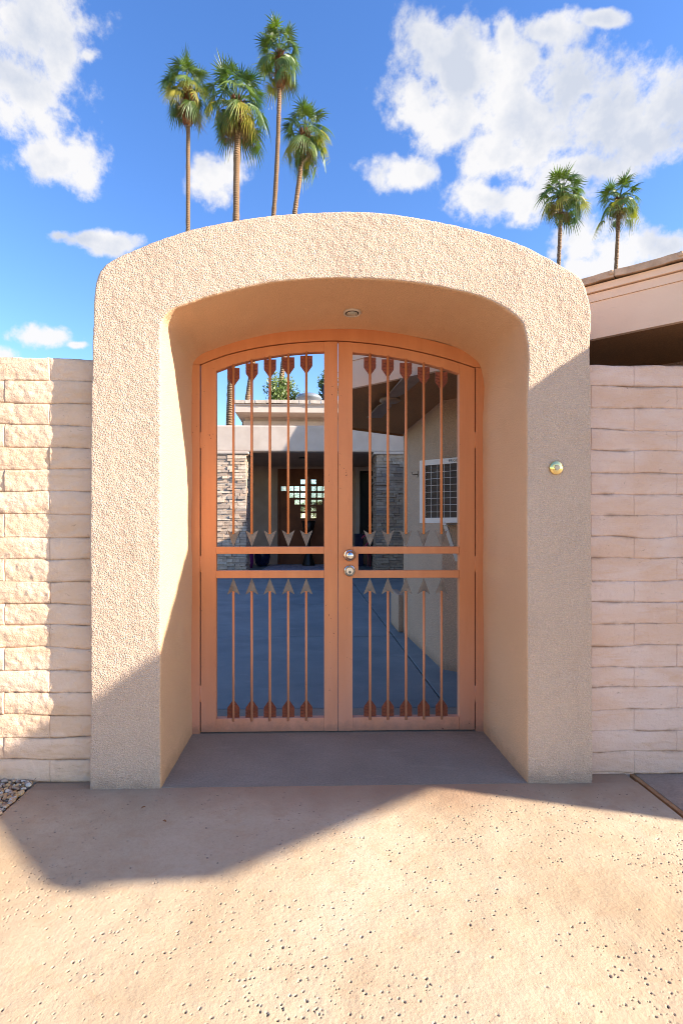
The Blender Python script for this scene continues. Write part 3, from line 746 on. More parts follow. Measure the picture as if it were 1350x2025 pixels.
# doorbell
c = P(1099, 925, -0.004); db = empty('doorbell', (c.x, 0, c.z), 'round polished brass doorbell on the shaded right pier', 'doorbell')
bm = bmesh.new(); lathe(bm, [(0.0305, -0.004), (0.0305, 0.002), (0.0290, 0.0042), (0.0275, 0.0046), (0.024, 0.0058), (0.019, 0.0070), (0.0135, 0.0079), (0.0120, 0.0079), (0.0118, 0.006)], c, 'Y', 44); build('brass_plate', bm, M['brass'], db, True)
bm = bmesh.new(); lathe(bm, [(0.0108, 0.005), (0.0108, 0.0105), (0.0100, 0.0112), (0.007, 0.0114), (0.004, 0.0112)], c, 'Y', 30); build('button', bm, M['ivory'], db, False)
# downlight in the soffit of the arch
zc = P(690, 550.5, 0).z; c = G(696, 618.5, zc - 0.004); dl = empty('downlight', (c.x, c.y, zc), 'small round recessed downlight in the ceiling of the arch', 'ceiling light')
def ringmesh(bm, prof, c):
    lathe(bm, prof, c, 'Z', 40)
bm = bmesh.new(); ringmesh(bm, [(0.046, 0.010), (0.046, -0.004), (0.043, -0.0065), (0.034, -0.004), (0.032, 0.006)], c); build('trim_ring', bm, M['trim'], dl, True)
bm = bmesh.new(); ringmesh(bm, [(0.028, 0.008), (0.028, -0.0055), (0.0255, -0.0075), (0.024, -0.006)], c); build('inner_ring', bm, M['trim'], dl, True)
bm = bmesh.new(); ringmesh(bm, [(0.0235, 0.006), (0.0235, -0.0062), (0.015, -0.0085), (0.004, -0.0095)], c); build('bulb', bm, M['lens'], dl, True)
bm = bmesh.new(); ringmesh(bm, [(0.0335, 0.008), (0.0335, -0.0046), (0.030, -0.0046)], c); build('shadow_gap', bm, M['black'], dl, True)

# ================================================================== HOUSE ON THE RIGHT
U = Vector((-0.775, 0.632, 0)); NV = Vector((0.632, 0.775, 0)); EV = Vector((0.84, 0.55, 0)).normalized()
F0 = Vector((1.488, 0.455, 0)); ZE0, ZE1 = 2.157, 2.474
house = empty('house', (3.5, 1.5, 0), 'tan stucco house with a deep brown eave and cream fascia behind the right wall', 'house')
def onF(x): s = (F0.x - x) / 0.775; return F0 + U * s      # point on the fascia line
H0 = Vector((4.94, -1.343, 0)); H1 = Vector((1.056, 1.82, 0)); H2 = Vector((1.0, 3.23, 0))
foot = [H0, H1, H2, Vector((9, 3.3, 0)), Vector((9, 1.3, 0))]
bm = bmesh.new(); prism(bm, [(p.x, p.y) for p in foot], -0.02, ZE0 + 0.06); build('wall', bm, M['stucco_fine'], house)
E1 = onF(0.262); A_ = onF(4.52); T_ = onF(4.79)
E2 = Vector((0.33, 2.93, 0)); E3 = Vector((1.02, 3.36, 0))
bot = [A_, E1, E2, E3, Vector((9.3, 3.6, 0)), A_ + EV * 5.5]
top = [T_, E1, E2, E3, Vector((9.3, 3.6, 0)), T_ + EV * 5.4]
inb = [A_ + NV*0.03 + U*0.03, E1 + NV*0.03 - U*0.02, E2 + Vector((0.035, -0.02, 0)), E3 + Vector((0.02, -0.03, 0)), Vector((9.25, 3.55, 0)), A_ + EV*5.45 + NV*0.03]
bm = bmesh.new(); prism(bm, [(p.x, p.y) for p in inb], ZE0 + 0.012, ZE0 + 0.05); build('soffit', bm, M['soffit'], house)
ZF = 2.390
# fascia boards, stacked: main board, middle strip, top strip
def fboard(z0, z1, out, name='fascia_board'):
    bm = bmesh.new(); a = T_ - NV * out; b = E1 - NV * out + U * out * 0.5
    fr = (z0 - ZE0) / (ZE1 - ZE0); fr1 = (z1 - ZE0) / (ZE1 - ZE0)
    a0 = A_.lerp(T_, fr) - NV * out; a1 = A_.lerp(T_, fr1) - NV * out
    i0 = a0 + NV * (out + 0.03); i1 = a1 + NV * (out + 0.03); j = b + NV * (out + 0.03)
    quads(bm, [(a0.x,a0.y,z0),(b.x,b.y,z0),(b.x,b.y,z1),(a1.x,a1.y,z1),(i0.x,i0.y,z0),(j.x,j.y,z0),(j.x,j.y,z1),(i1.x,i1.y,z1)],
          [(0,1,2,3),(4,5,6,7),(0,1,5,4),(1,2,6,5),(2,3,7,6),(3,0,4,7)])
    return build(name, bm, M['fascia'], house)
fboard(ZE0, 2.353, 0.0); fboard(2.3545, 2.397, 0.006, 'fascia_board'); fboard(2.402, 2.437, 0.020, 'drip_strip')
# boards on the other eave sides
for a, b in ((E1, E2), (E2, E3)):
    bm = bmesh.new(); bar(bm, Vector((a.x, a.y, (ZE0 + 2.43)/2)), Vector((b.x, b.y, (ZE0 + 2.43)/2)), 0.03, 2.43 - ZE0); build('fascia_board', bm, M['soffit'], house)
# end board towards the street corner
a = A_; b = A_ + EV * 5.4; a2 = T_; b2 = T_ + EV * 5.4
bm = bmesh.new(); nn = Vector((EV.y, -EV.x, 0)) * 0.02
quads(bm, [(a.x,a.y,ZE0),(b.x,b.y,ZE0),(b2.x,b2.y,ZE1-0.02),(a2.x,a2.y,ZE1-0.02)] + [(q.x+NV.x*0.03,q.y+NV.y*0.03,z) for q, z in ((a,ZE0),(b,ZE0),(b2,ZE1-0.02),(a2,ZE1-0.02))],
      [(0,1,2,3),(4,5,6,7),(0,1,5,4),(1,2,6,5),(2,3,7,6),(3,0,4,7)]); build('fascia_board', bm, M['fascia'], house)
# unseen piece added at the eave corner to shape its ground shadow
q0, q1, q2 = onF(3.6), T_ - NV * 0.096 + U * 0.10, T_ + EV * 0.02
bm = bmesh.new(); prism(bm, [(q0.x, q0.y), (q1.x, q1.y), (q2.x, q2.y)], 2.44, 2.474); build('eave_shadow_piece', bm, M['fascia'], house)
# roof deck
rid = [T_ + NV*2.4 - U*1.0*0, E1 + NV*2.2 - U*2.0, None]
bm = bmesh.new()
ring = [Vector((p.x, p.y, 2.432)) for p in top]; cen = [T_ + NV*2.3 + U*1.5, E1 + NV*1.6 - U*1.2]
apex1 = Vector((cen[0].x, cen[0].y, 2.432 + 0.42)); apex2 = Vector((cen[1].x, cen[1].y, 2.432 + 0.38))
vs = [bm.verts.new(p) for p in ring]; v1 = bm.verts.new(apex1); v2 = bm.verts.new(apex2)
bm.faces.new([vs[0], vs[1], v2, v1]); bm.faces.new([vs[1], vs[2], v2]); bm.faces.new([vs[2], vs[3], v2]); bm.faces.new([vs[3], vs[4], v1, v2]); bm.faces.new([vs[4], vs[5], v1]); bm.faces.new([vs[5], vs[0], v1])
bm.faces.new(list(reversed(vs))); build('roof', bm, M['rooftile'], house)
# roof tiles along the fascia: each a shallow slab with a rolled lap
tl = 0.295; s = 0.0; Ltot = (T_ - E1).length; k = 0
rng = random.Random(3)
while s < Ltot:
    a = T_ + U * s; e = min(tl, Ltot - s); b = a + U * (e - 0.004)
    zz = 2.443 + rng.uniform(-0.001, 0.0015); th = 0.034
    nose = -NV * (0.045 + rng.uniform(-0.003, 0.003))
    bm = bmesh.new(); back = NV * 0.36
    prof = [(0.0, 0.0), (0.06, 0.0), (0.09, -0.004), (e - 0.07 if e > 0.2 else e*0.8, -0.004), (e - 0.035 if e > 0.2 else e*0.9, 0.0), (e - 0.004, 0.003)]
    rows_ = []
    for (q, dz) in prof:
        f = a + U * q + nose; g = a + U * q + back
        rows_.append([bm.verts.new((f.x, f.y, zz + dz)), bm.verts.new((f.x, f.y, zz + th + dz*0.6)), bm.verts.new((g.x, g.y, zz + th + 0.07 + dz*0.6)), bm.verts.new((g.x, g.y, zz + 0.06 + dz))])
    for r0, r1 in zip(rows_, rows_[1:]):
        for i in range(4): bm.faces.new([r0[i], r0[(i+1) % 4], r1[(i+1) % 4], r1[i]])
    bm.faces.new(rows_[0]); bm.faces.new(rows_[-1])
    build('roof_tile', bm, M['rooftile'], house)
    # rolled lip of the interlock, proud of the neighbour
    c = a + U * 0.010 + nose; bm = bmesh.new()
    tube(bm, [(c.x - NV.x*0.004, c.y - NV.y*0.004, zz + th*0.62), (c.x + back.x, c.y + back.y, zz + th*0.62 + 0.066)], 0.0135, 8); build('tile_lap', bm, M['rooftile'], house, True)
    s += tl
# battens ends under the tiles (small dark weep gaps)
# low stub wall at the far end of the house wall
bm = bmesh.new(); box(bm, 0.945, 1.03, 3.24, 3.75, 0, 0.41, 0.02); build('curb', bm, M['stucco_fine'], house)
# wing behind
wing = empty('house_wing', (5, 7, 0), 'taller tan stucco wing of the house along the right side of the courtyard', 'building')
bm = bmesh.new(); prism(bm, [(1.10, 3.75), (2.68, 11.4), (9, 11.4), (9, 3.75)], -0.02, 2.7); build('wall', bm, M['stucco_fine'], wing)
bm = bmesh.new(); prism(bm, [(3.2, 9.3), (7, 7.8), (8.5, 9.3), (4.6, 11.2)], 2.7, 4.5); build('wall', bm, M['stucco_fine'], wing)
bm = bmesh.new(); prism(bm, [(2.04, 9.06), (7.4, 6.90), (9, 9), (4, 12)], 4.5, 4.66); build('roof', bm, M['rooftile'], wing)

# air conditioner
acA = P(829, 972, 1.66); ac = empty('air_conditioner', (acA.x, acA.y, 0), 'white boxed air conditioner with a wire-screened grille on the courtyard wall', 'air conditioner')
zt_ac, zb_ac = P(829, 911, 1.66).z, P(831, 1034, 1.66).z; Lx = 0.66
def acp(s, d, z): q = acA - U * s + NV * d; return Vector((q.x, q.y, z))
def acbox(s0, s1, d0, d1, z0, z1, name, m, parent):
    bm = bmesh.new(); quads(bm, [acp(s_, d, z) for s_ in (s0, s1) for d in (d0, d1) for z in (z0, z1)], [(0,1,3,2),(4,6,7,5),(0,4,5,1),(2,3,7,6),(0,2,6,4),(1,5,7,3)])
    return build(name, bm, m, parent)
acbox(0.001, Lx - 0.001, 0.02, 0.27, zb_ac + 0.001, zt_ac - 0.001, 'case', M['white'], ac)
fr_ = 0.048
acbox(0, Lx, 0, 0.019, zt_ac - fr_*0.85, zt_ac, 'frame', M['white'], ac); acbox(0, Lx, 0, 0.019, zb_ac, zb_ac + fr_*0.8, 'frame', M['white'], ac)
acbox(0, fr_, 0, 0.019, zb_ac + fr_*0.8, zt_ac - fr_*0.85, 'frame', M['white'], ac); acbox(Lx - fr_, Lx, 0, 0.019, zb_ac + fr_*0.8, zt_ac - fr_*0.85, 'frame', M['white'], ac)
acbox(fr_, Lx - fr_, 0.014, 0.0195, zb_ac + fr_*0.8, zt_ac - fr_*0.85, 'back_panel', M['louvre'], ac)
zi0, zi1 = zb_ac + fr_*0.8, zt_ac - fr_*0.85
for k in range(22):
    z = zi0 + (k + 0.5) * (zi1 - zi0) / 22; acbox(fr_, Lx - fr_, 0.007, 0.0135, z - 0.003, z + 0.003, 'louvre', M['louvre'], ac)
for k in range(11):
    s_ = fr_ + 0.05 + k * 0.0515; bm = bmesh.new(); tube(bm, [acp(s_, 0.003, zi0), acp(s_, 0.003, zi1)], 0.0016, 6); build('wire', bm, M['white'], ac)
for k in range(7):
    z = zi0 + 0.045 + k * 0.0505; bm = bmesh.new(); tube(bm, [acp(fr_, 0.003 + 0.0, z + 0.002*math.sin(k)), acp(0.25, 0.001, z - 0.002*math.cos(k*2)), acp(Lx - fr_, 0.003, z)], 0.0016, 6); build('wire', bm, M['white'], ac)
cu = bpy.data.curves.new('lettering', 'FONT'); cu.body = 'FRIGIDAIRE'; cu.size = 0.028; cu.extrude = 0.0006; cu.space_character = 1.08
to = bpy.data.objects.new('tmp', cu); COL.objects.link(to); bpy.context.view_layer.update()
dg = bpy.context.evaluated_depsgraph_get(); me = bpy.data.meshes.new_from_object(to.evaluated_get(dg)); bpy.data.objects.remove(to)
mx = Matrix(((-U.x, 0, -NV.x, 0), (-U.y, 0, -NV.y, 0), (0, 1, 0, 0), (0, 0, 0, 1)))
o0 = acp(0.240, -0.0008, zt_ac - 0.030)
me.transform(Matrix.Diagonal((0.86, 1, 1, 1))); me.transform(Matrix.Translation(o0 - Vector(ac.location)) @ mx); me.name = 'lettering'; me.materials.clear(); me.materials.append(M['ink'])
o = link('lettering', me, ac)
for s_ in (0.20, 0.55):
    bm = bmesh.new(); bar(bm, acp(s_, 0.03, zb_ac - 0.02), acp(s_ + 0.0, 0.255, zb_ac - 0.30), 0.03, 0.012); build('bracket', bm, M['white'], ac)
    bm = bmesh.new(); bar(bm, acp(s_, 0.01, zb_ac - 0.01), acp(s_, 0.255, zb_ac - 0.01), 0.03, 0.012); build('bracket', bm, M['white'], ac)
# wall hook
hk = P(818, 938, 2.6); xw = H1.x + (H2.x - H1.x) * (2.6 - H1.y) / (H2.y - H1.y)
bm = bmesh.new(); box(bm, xw - 0.004, xw + 0.003, 2.585, 2.615, hk.z - 0.03, hk.z + 0.03); tube(bm, [(xw - 0.003, 2.6, hk.z), (xw - 0.05, 2.6, hk.z - 0.005), (xw - 0.06, 2.6, hk.z + 0.02)], 0.005, 8)
o = build('wall_hook', bm, M['nickel_dark']); tag(o, 'small metal hook on the tan courtyard wall left of the air conditioner', 'hook')
# ceiling fan under the eave
fc = G(771, 793, ZE0 - 0.05); fn = empty('ceiling_fan', (fc.x, fc.y, ZE0), 'flat grey-brown ceiling fan under the courtyard eave', 'ceiling fan')
bm = bmesh.new(); lathe(bm, [(0.03, 0.062), (0.03, 0.03), (0.075, 0.02), (0.082, 0.0), (0.06, -0.012)], fc, 'Z', 28); build('motor', bm, M['fan'], fn, True)
for (px, py) in ((818, 748), (740, 828)):
    e = G(px, py, ZE0 - 0.05); d = (e - fc).normalized(); sd = Vector((-d.y, d.x, 0))
    bm = bmesh.new(); pl = [fc + d*0.07 - sd*0.02, fc + d*0.07 + sd*0.02, fc + d*0.2 + sd*0.055, e + sd*0.065, e - sd*0.065, fc + d*0.2 - sd*0.055]
    prism(bm, [(p.x, p.y) for p in pl], fc.z + 0.006, fc.z + 0.013); build('blade', bm, M['fan'], fn)

# ================================================================== ENTRY BUILDING AT THE BACK
YB = 9.76
def bx(px, py=1042, Y=YB): return P(px, py, Y).x
def bz(py, Y=YB, px=560): return P(px, py, Y).z
eb = empty('entry_porch', (0, YB + 2, 0), 'flat-roofed pale stucco entry porch at the far side of the courtyard', 'building')
zpb, zpt = bz(893), bz(841)
bm = bmesh.new(); box(bm, -4.2, 5.5, YB, YB + 0.3, zpb, zpt, 0.04); build('parapet', bm, M['farstucco'], eb)
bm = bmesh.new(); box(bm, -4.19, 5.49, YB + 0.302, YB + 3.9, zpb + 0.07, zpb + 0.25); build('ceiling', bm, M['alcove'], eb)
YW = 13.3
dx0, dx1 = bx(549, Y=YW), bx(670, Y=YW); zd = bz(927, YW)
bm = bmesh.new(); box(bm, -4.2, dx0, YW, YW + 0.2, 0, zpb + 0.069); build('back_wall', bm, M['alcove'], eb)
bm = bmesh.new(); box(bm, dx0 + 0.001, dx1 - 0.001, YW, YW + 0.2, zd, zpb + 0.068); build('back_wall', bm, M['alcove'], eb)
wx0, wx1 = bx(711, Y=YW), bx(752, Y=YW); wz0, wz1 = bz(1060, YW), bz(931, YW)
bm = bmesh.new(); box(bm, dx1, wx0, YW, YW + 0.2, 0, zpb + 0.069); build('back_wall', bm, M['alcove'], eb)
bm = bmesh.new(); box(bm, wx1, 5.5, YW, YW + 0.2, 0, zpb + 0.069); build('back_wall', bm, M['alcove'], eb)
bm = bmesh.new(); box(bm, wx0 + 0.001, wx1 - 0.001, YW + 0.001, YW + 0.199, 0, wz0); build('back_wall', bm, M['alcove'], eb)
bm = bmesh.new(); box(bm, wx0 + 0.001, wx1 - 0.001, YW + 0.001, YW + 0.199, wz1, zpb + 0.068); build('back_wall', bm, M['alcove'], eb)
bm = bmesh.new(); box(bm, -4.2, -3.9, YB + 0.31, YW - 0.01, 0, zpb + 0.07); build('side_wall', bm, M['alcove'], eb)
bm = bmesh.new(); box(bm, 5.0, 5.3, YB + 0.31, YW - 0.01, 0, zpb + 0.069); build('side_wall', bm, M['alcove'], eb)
wf = bmesh.new()
for a, b, c_, d in ((wx0 + 0.002, wx0 + 0.07, wz0, wz1), (wx1 - 0.07, wx1 - 0.002, wz0, wz1), (wx0 + 0.071, wx1 - 0.071, wz0, wz0 + 0.07), (wx0 + 0.071, wx1 - 0.071, wz1 - 0.07, wz1)): box(wf, a, b, YW - 0.02, YW + 0.05, c_ + 0.001, d - 0.001)
win = build('window', wf, M['black'], eb)
bm = bmesh.new(); box(bm, wx0 + 0.07, wx1 - 0.07, YW + 0.03, YW + 0.04, wz0 + 0.07, wz1 - 0.07); build('pane', bm, M['urn'], win)
# window surround
bm = bmesh.new()
for a, b, c_, d in ((wx0 - 0.12, wx0, wz0 - 0.12, wz1 + 0.12), (wx0, wx1 + 0.0, wz1, wz1 + 0.12)): box(bm, a, b, YW - 0.03, YW - 0.001, c_, d)
build('window_surround', bm, M['farstucco'], eb)
# double door with cross of square panes
xc = bx(609.6, Y=YW); s_px = 9.4; pxm = 15.54 / 1000
sq = [(10.3, 952.3), (10.3, 966), (22.4, 966), (33.9, 966), (49.2, 966), (10.3, 979), (22.4, 979), (33.9, 979), (10.3, 992.7), (22.4, 992.7), (10.3, 1006.3), (10.3, 1019.7)]
zs = sorted(set([0.02, zd - 0.05])); hs_ = s_px * pxm / 2
for sg in (-1, 1):
    x_in, x_out = xc + sg * 0.0004, (dx0 + 0.0592 if sg < 0 else dx1 - 0.0592)
    # leaf built as a lattice of boxes around the openings
    cells = [(xc + sg * o_ * pxm, bz(y_, YW)) for o_, y_ in sq]
    xsb = sorted(set([round(v_, 4) for v_ in [min(x_in, x_out), max(x_in, x_out)] + [c_[0] - hs_ for c_ in cells] + [c_[0] + hs_ for c_ in cells]]))
    zsb = sorted(set([round(v_, 4) for v_ in [0.004, zd - 0.0292] + [c_[1] - hs_ for c_ in cells] + [c_[1] + hs_ for c_ in cells]]))
    bm = bmesh.new()
    lox, hix = min(x_in, x_out), max(x_in, x_out)
    xsb = [x for x in xsb if lox - 1e-4 <= x <= hix + 1e-4]
    def isopen(x, z): return any(abs(x - c_[0]) < hs_ - 0.002 and abs(z - c_[1]) < hs_ - 0.002 for c_ in cells)
    # strips in z; merge solid runs in x
    for za, zb in zip(zsb, zsb[1:]):
        if zb - za < 0.00012: continue
        run = None
        for xa, xb in zip(xsb, xsb[1:]):
            if isopen((xa + xb) / 2, (za + zb) / 2):
                if run: box(bm, run[0], run[1], YW + 0.06, YW + 0.10, za, zb); run = None
            else: run = (run[0], xb) if run else (xa, xb)
        if run: box(bm, run[0], run[1], YW + 0.06, YW + 0.10, za, zb)
    dr = build('door_leaf', bm, M['wood'], eb)
    for (x, z) in cells:
        if x + hs_ > hix: continue
        bm = bmesh.new(); box(bm, x - hs_ + 0.003, x + hs_ - 0.003, YW + 0.075, YW + 0.08, z - hs_ + 0.003, z + hs_ - 0.003); build('pane', bm, M['pane'], dr)
bm = bmesh.new()
for a, b, c_, d in ((dx0 + 0.001, dx0 + 0.059, 0, zd - 0.001), (dx1 - 0.059, dx1 - 0.001, 0, zd - 0.001), (dx0 + 0.06, dx1 - 0.06, zd - 0.029, zd - 0.001)): box(bm, a, b, YW + 0.02, YW + 0.12, c_, d)
build('door_frame', bm, M['wood'], eb)
bm = bmesh.new(); lathe(bm, [(0.10, 0.0), (0.10, -0.02), (0.06, -0.03)], (bx(598, Y=11.3), 11.3, zpb + 0.07), 'Z', 20); build('ceiling_lamp', bm, M['urn'], eb)

# stone columns
def column(px0, px1, label, mkey, seed, side):
    x0, x1 = bx(px0), bx(px1); w = x1 - x0; xc_ = (x0 + x1) / 2
    root = empty('stone_column', (xc_, YB + w/2, 0), label, 'column', 'ledge stone columns of the entry porch')
    bm = bmesh.new(); box(bm, x0 + 0.025, x1 - 0.025, YB + 0.045, YB + w, 0, zpb - 0.001); build('core', bm, M['joint'], root)
    bm = bmesh.new(); box(bm, x0 - 0.07, x1 + 0.07, YB - 0.05, YB + w + 0.07, zpb - 0.065, zpb - 0.002, 0.02); build('cap', bm, M['farstucco'], root)
    rng = random.Random(seed); z = 0.0; ch = []
    sidebm = bmesh.new()
    while z < zpb - 0.07:
        h = rng.choice([0.045, 0.055, 0.065, 0.08]); h = min(h, zpb - 0.068 - z)
        if h < 0.02: break
        x = x0 + rng.uniform(-0.012, 0.008)
        while x < x1 - 0.03:
            L = rng.choice([0.12, 0.17, 0.24, 0.30]); e = min(x + L, x1 + rng.uniform(-0.008, 0.012))
            if x1 - e < 0.07: e = x1 + rng.uniform(-0.008, 0.012)
            pr = rng.uniform(0, 0.04)
            bm = bmesh.new(); vs0 = len(bm.verts)
            box(bm, x + 0.003, e - 0.003, YB + 0.01 - pr, YB + 0.05, z + 0.003, z + h - 0.002)
            for v_ in bm.verts:
                if v_.co.y < YB + 0.02: v_.co += Vector((rng.uniform(-.004,.004), rng.uniform(-.008,.008), rng.uniform(-.004,.003)))
            build('stone', bm, M[mkey], root)
            x = e + 0.002
        y = YB + 0.05
        while y < YB + w - 0.03:
            L = rng.choice([0.14, 0.2, 0.28]); e = min(y + L, YB + w); pr = rng.uniform(0, 0.035)
            for sg in (-1, 1):
                xa = x0 + 0.024 if sg < 0 else x1 - 0.024
                xo = (x0 + 0.004 - pr) if sg < 0 else (x1 - 0.004 + pr)
                box(sidebm, min(xa, xo), max(xa, xo), y + 0.003, e - 0.003, z + 0.003, z + h - 0.002)
            y = e
        z += h
    o = build('side_stones', sidebm, M[mkey], root); o['kind'] = 'stuff'
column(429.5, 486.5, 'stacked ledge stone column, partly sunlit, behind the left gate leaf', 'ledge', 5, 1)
column(744, 797, 'shaded stacked ledge stone column behind the right gate leaf', 'ledge_shade', 9, -1)

# things on the porch
def thing_lathe(name, c, prof, m, label, cat, seg=28):
    bm = bmesh.new(); lathe(bm, prof, c, 'Z', seg); o = build(name, bm, m, None, True); tag(o, label, cat); return o
c = G(518, 1120, 0.0); thing_lathe('pot', (c.x, 12.6, 0), [(0.13, 0), (0.20, 0.10), (0.235, 0.28), (0.225, 0.42), (0.19, 0.50), (0.215, 0.54), (0.20, 0.54), (0.17, 0.48)], M['navy'], 'dark blue glazed round pot on the porch left of the door', 'pot')
c = P(610, 1060, 12.7); thing_lathe('urn', (c.x, 12.7, 0), [(0.20, 0), (0.19, 0.05), (0.10, 0.35), (0.05, 0.62), (0.06, 0.78), (0.14, 1.02), (0.21, 1.32), (0.19, 1.33), (0.12, 1.1)], M['urn'], 'tall black hourglass-shaped urn in front of the wooden door', 'urn')
bm = bmesh.new(); a, b = G(520, 1129), G(545, 1116.5); x1_ = bx(668, Y=12)
quads(bm, [(bx(516, Y=a.y + 0.0) , a.y, 0.002), (x1_ - 0.1, a.y, 0.002), (x1_ - 0.1, b.y - 0.2, 0.002), (bx(537, Y=b.y), b.y - 0.2, 0.002),
           (bx(516, Y=a.y), a.y, 0.014), (x1_ - 0.1, a.y, 0.014), (x1_ - 0.1, b.y - 0.2, 0.014), (bx(537, Y=b.y), b.y - 0.2, 0.014)], [(0,1,2,3),(4,5,6,7),(0,1,5,4),(1,2,6,5),(2,3,7,6),(3,0,4,7)])
o = build('rug', bm, M['rug']); tag(o, 'patterned grey and navy rug on the porch floor before the door', 'rug')
bm = bmesh.new(); c = P(492, 1090, 12.0); lathe(bm, [(0.10, 0.0), (0.14, 0.2), (0.13, 0.45), (0.03, 0.62)], (c.x, 12.0, 0.0), 'Z', 10)
o = build('cushion', bm, M['magenta'], None, True); tag(o, 'magenta bundle standing beside the left stone column', 'cushion')
# flamingo
fl = empty('flamingo_ornament', (*P(723, 1100, 12.2).xy, 0), 'pink flamingo ornament with a curved neck on the porch behind the right leaf', 'ornament')
fx = P(723, 1100, 12.2).x; fy = 12.2
bm = bmesh.new(); tube(bm, [(fx + 0.02, fy, 0.52), (fx + 0.0, fy, 0.62), (fx + 0.09, fy, 0.74), (fx + 0.06, fy, 0.86), (fx - 0.04, fy, 0.90), (fx - 0.09, fy, 0.86), (fx - 0.12, fy, 0.80)], [0.05, 0.028, 0.022, 0.02, 0.028, 0.02, 0.006], 10)
build('neck', bm, M['pink'], fl, True)
bm = bmesh.new(); bmesh.ops.create_uvsphere(bm, u_segments=18, v_segments=10, radius=1.0, matrix=Matrix.Translation((fx + 0.10, fy, 0.47)) @ Matrix.Diagonal((0.19, 0.10, 0.11, 1))); build('body', bm, M['pink'], fl, True)
for d in (0.06, 0.13):
    bm = bmesh.new(); tube(bm, [(fx + d, fy, 0.38), (fx + d + 0.01, fy + 0.01, 0.2), (fx + d - 0.01, fy, 0.0)], 0.009, 6); build('leg', bm, M['pink'], fl, True)
# dark stand beside it
bm = bmesh.new(); c = P(736, 1100, 12.7); box(bm, c.x - 0.10, c.x + 0.10, 12.6, 12.8, 0.0, 1.15, 0.01); lathe(bm, [(0.14, 1.151), (0.14, 1.18), (0.05, 1.2)], (c.x, 12.7, 0), 'Z', 16)
o = build('pedestal', bm, M['urn']); tag(o, 'black pedestal under the dark window between flamingo and stone column', 'pedestal')
bm = bmesh.new(); box(bm, bx(698, Y=12.9), bx(716, Y=12.9), 12.6, 12.95, 0.0, 0.95, 0.02); o = build('planter', bm, M['navy']); tag(o, 'dark navy box planter left of the flamingo on the porch', 'planter')

# rear house with tiled roof
rh = empty('tiled_roof_house', (2, 16, 0), 'pale house block with cream fascia and flat roof tiles above the entry porch', 'house')
YR = 13.2
ex0 = bx(465, Y=YR); ez0, ez1 = bz(815.5, YR), bz(799, YR)
ww0 = bx(484, Y=14.0)
bm = bmesh.new(); box(bm, ww0, 9, 14.0, 18.5, zpb + 0.26, bz(812, 14.0)); build('wall', bm, M['farstucco'], rh)
bm = bmesh.new(); box(bm, ww0 - 0.03, 9, 13.93, 13.999, zpb + 0.26, bz(833, 13.93)); build('ledge', bm, M['fartrim'], rh)
bm = bmesh.new(); box(bm, ex0 + 0.03, 9, YR + 0.031, 19, ez0 + 0.01, ez0 + 0.05); build('soffit', bm, M['fartrim'], rh)
bm = bmesh.new(); box(bm, ex0, 9, YR, YR + 0.03, ez0, ez1 - 0.05); build('fascia_board', bm, M['fartrim'], rh)
bm = bmesh.new(); box(bm, ex0, 9, YR - 0.025, YR + 0.03, ez1 - 0.048, ez1); build('gutter_strip', bm, M['fartrim'], rh)
bm = bmesh.new(); box(bm, ex0, ex0 + 0.03, YR + 0.031, 19, ez0, ez1); build('fascia_board', bm, M['fartrim'], rh)
bm = bmesh.new(); zr = ez1 + 0.02
quads(bm, [(ex0, YR, zr), (9, YR, zr), (9, 16.2, zr + 0.20), (ex0 + 2.5, 16.2, zr + 0.20), (ex0, 19, zr), (9, 19, zr)], [(0,1,2,3), (0,3,4), (3,2,5,4), (0,4,5,1)]); build('roof', bm, M['fartile'], rh)
k = 0; x = ex0 - 0.03; rng = random.Random(8)
while x < 4.5:
    bm = bmesh.new(); zz = ez1 + 0.012 + rng.uniform(-0.006, 0.006); yv = YR - 0.07 + rng.uniform(-0.012, 0.012)
    sl = 0.24
    quads(bm, [(x, yv, zz), (x + 0.315, yv, zz - 0.006), (x + 0.315, yv, zz + 0.09), (x, yv, zz + 0.10), (x, yv + 0.42, zz + 0.04), (x + 0.315, yv + 0.42, zz + 0.034), (x + 0.315, yv + 0.42, zz + 0.13), (x, yv + 0.42, zz + 0.14)],
          [(0,1,2,3),(4,5,6,7),(0,1,5,4),(1,2,6,5),(2,3,7,6),(3,0,4,7)])
    build('roof_tile', bm, M['fartile'], rh); x += 0.33
c = P(610, 787, 15.5); dmo = bmesh.new(); lathe(dmo, [(0.46, -0.05), (0.45, 0.04), (0.38, 0.10), (0.25, 0.15), (0.10, 0.175), (0.01, 0.18)], (c.x, 15.5, c.z - 0.02), 'Z', 30); build('skylight_dome', dmo, M['dome'], rh, True)
bm = bmesh.new(); c = P(641, 780, 14.6); tube(bm, [(c.x, 14.6, c.z - 0.3), (c.x, 14.6, c.z + 0.32)], 0.07, 10); build('vent_pipe', bm, M['urn'], rh, True)

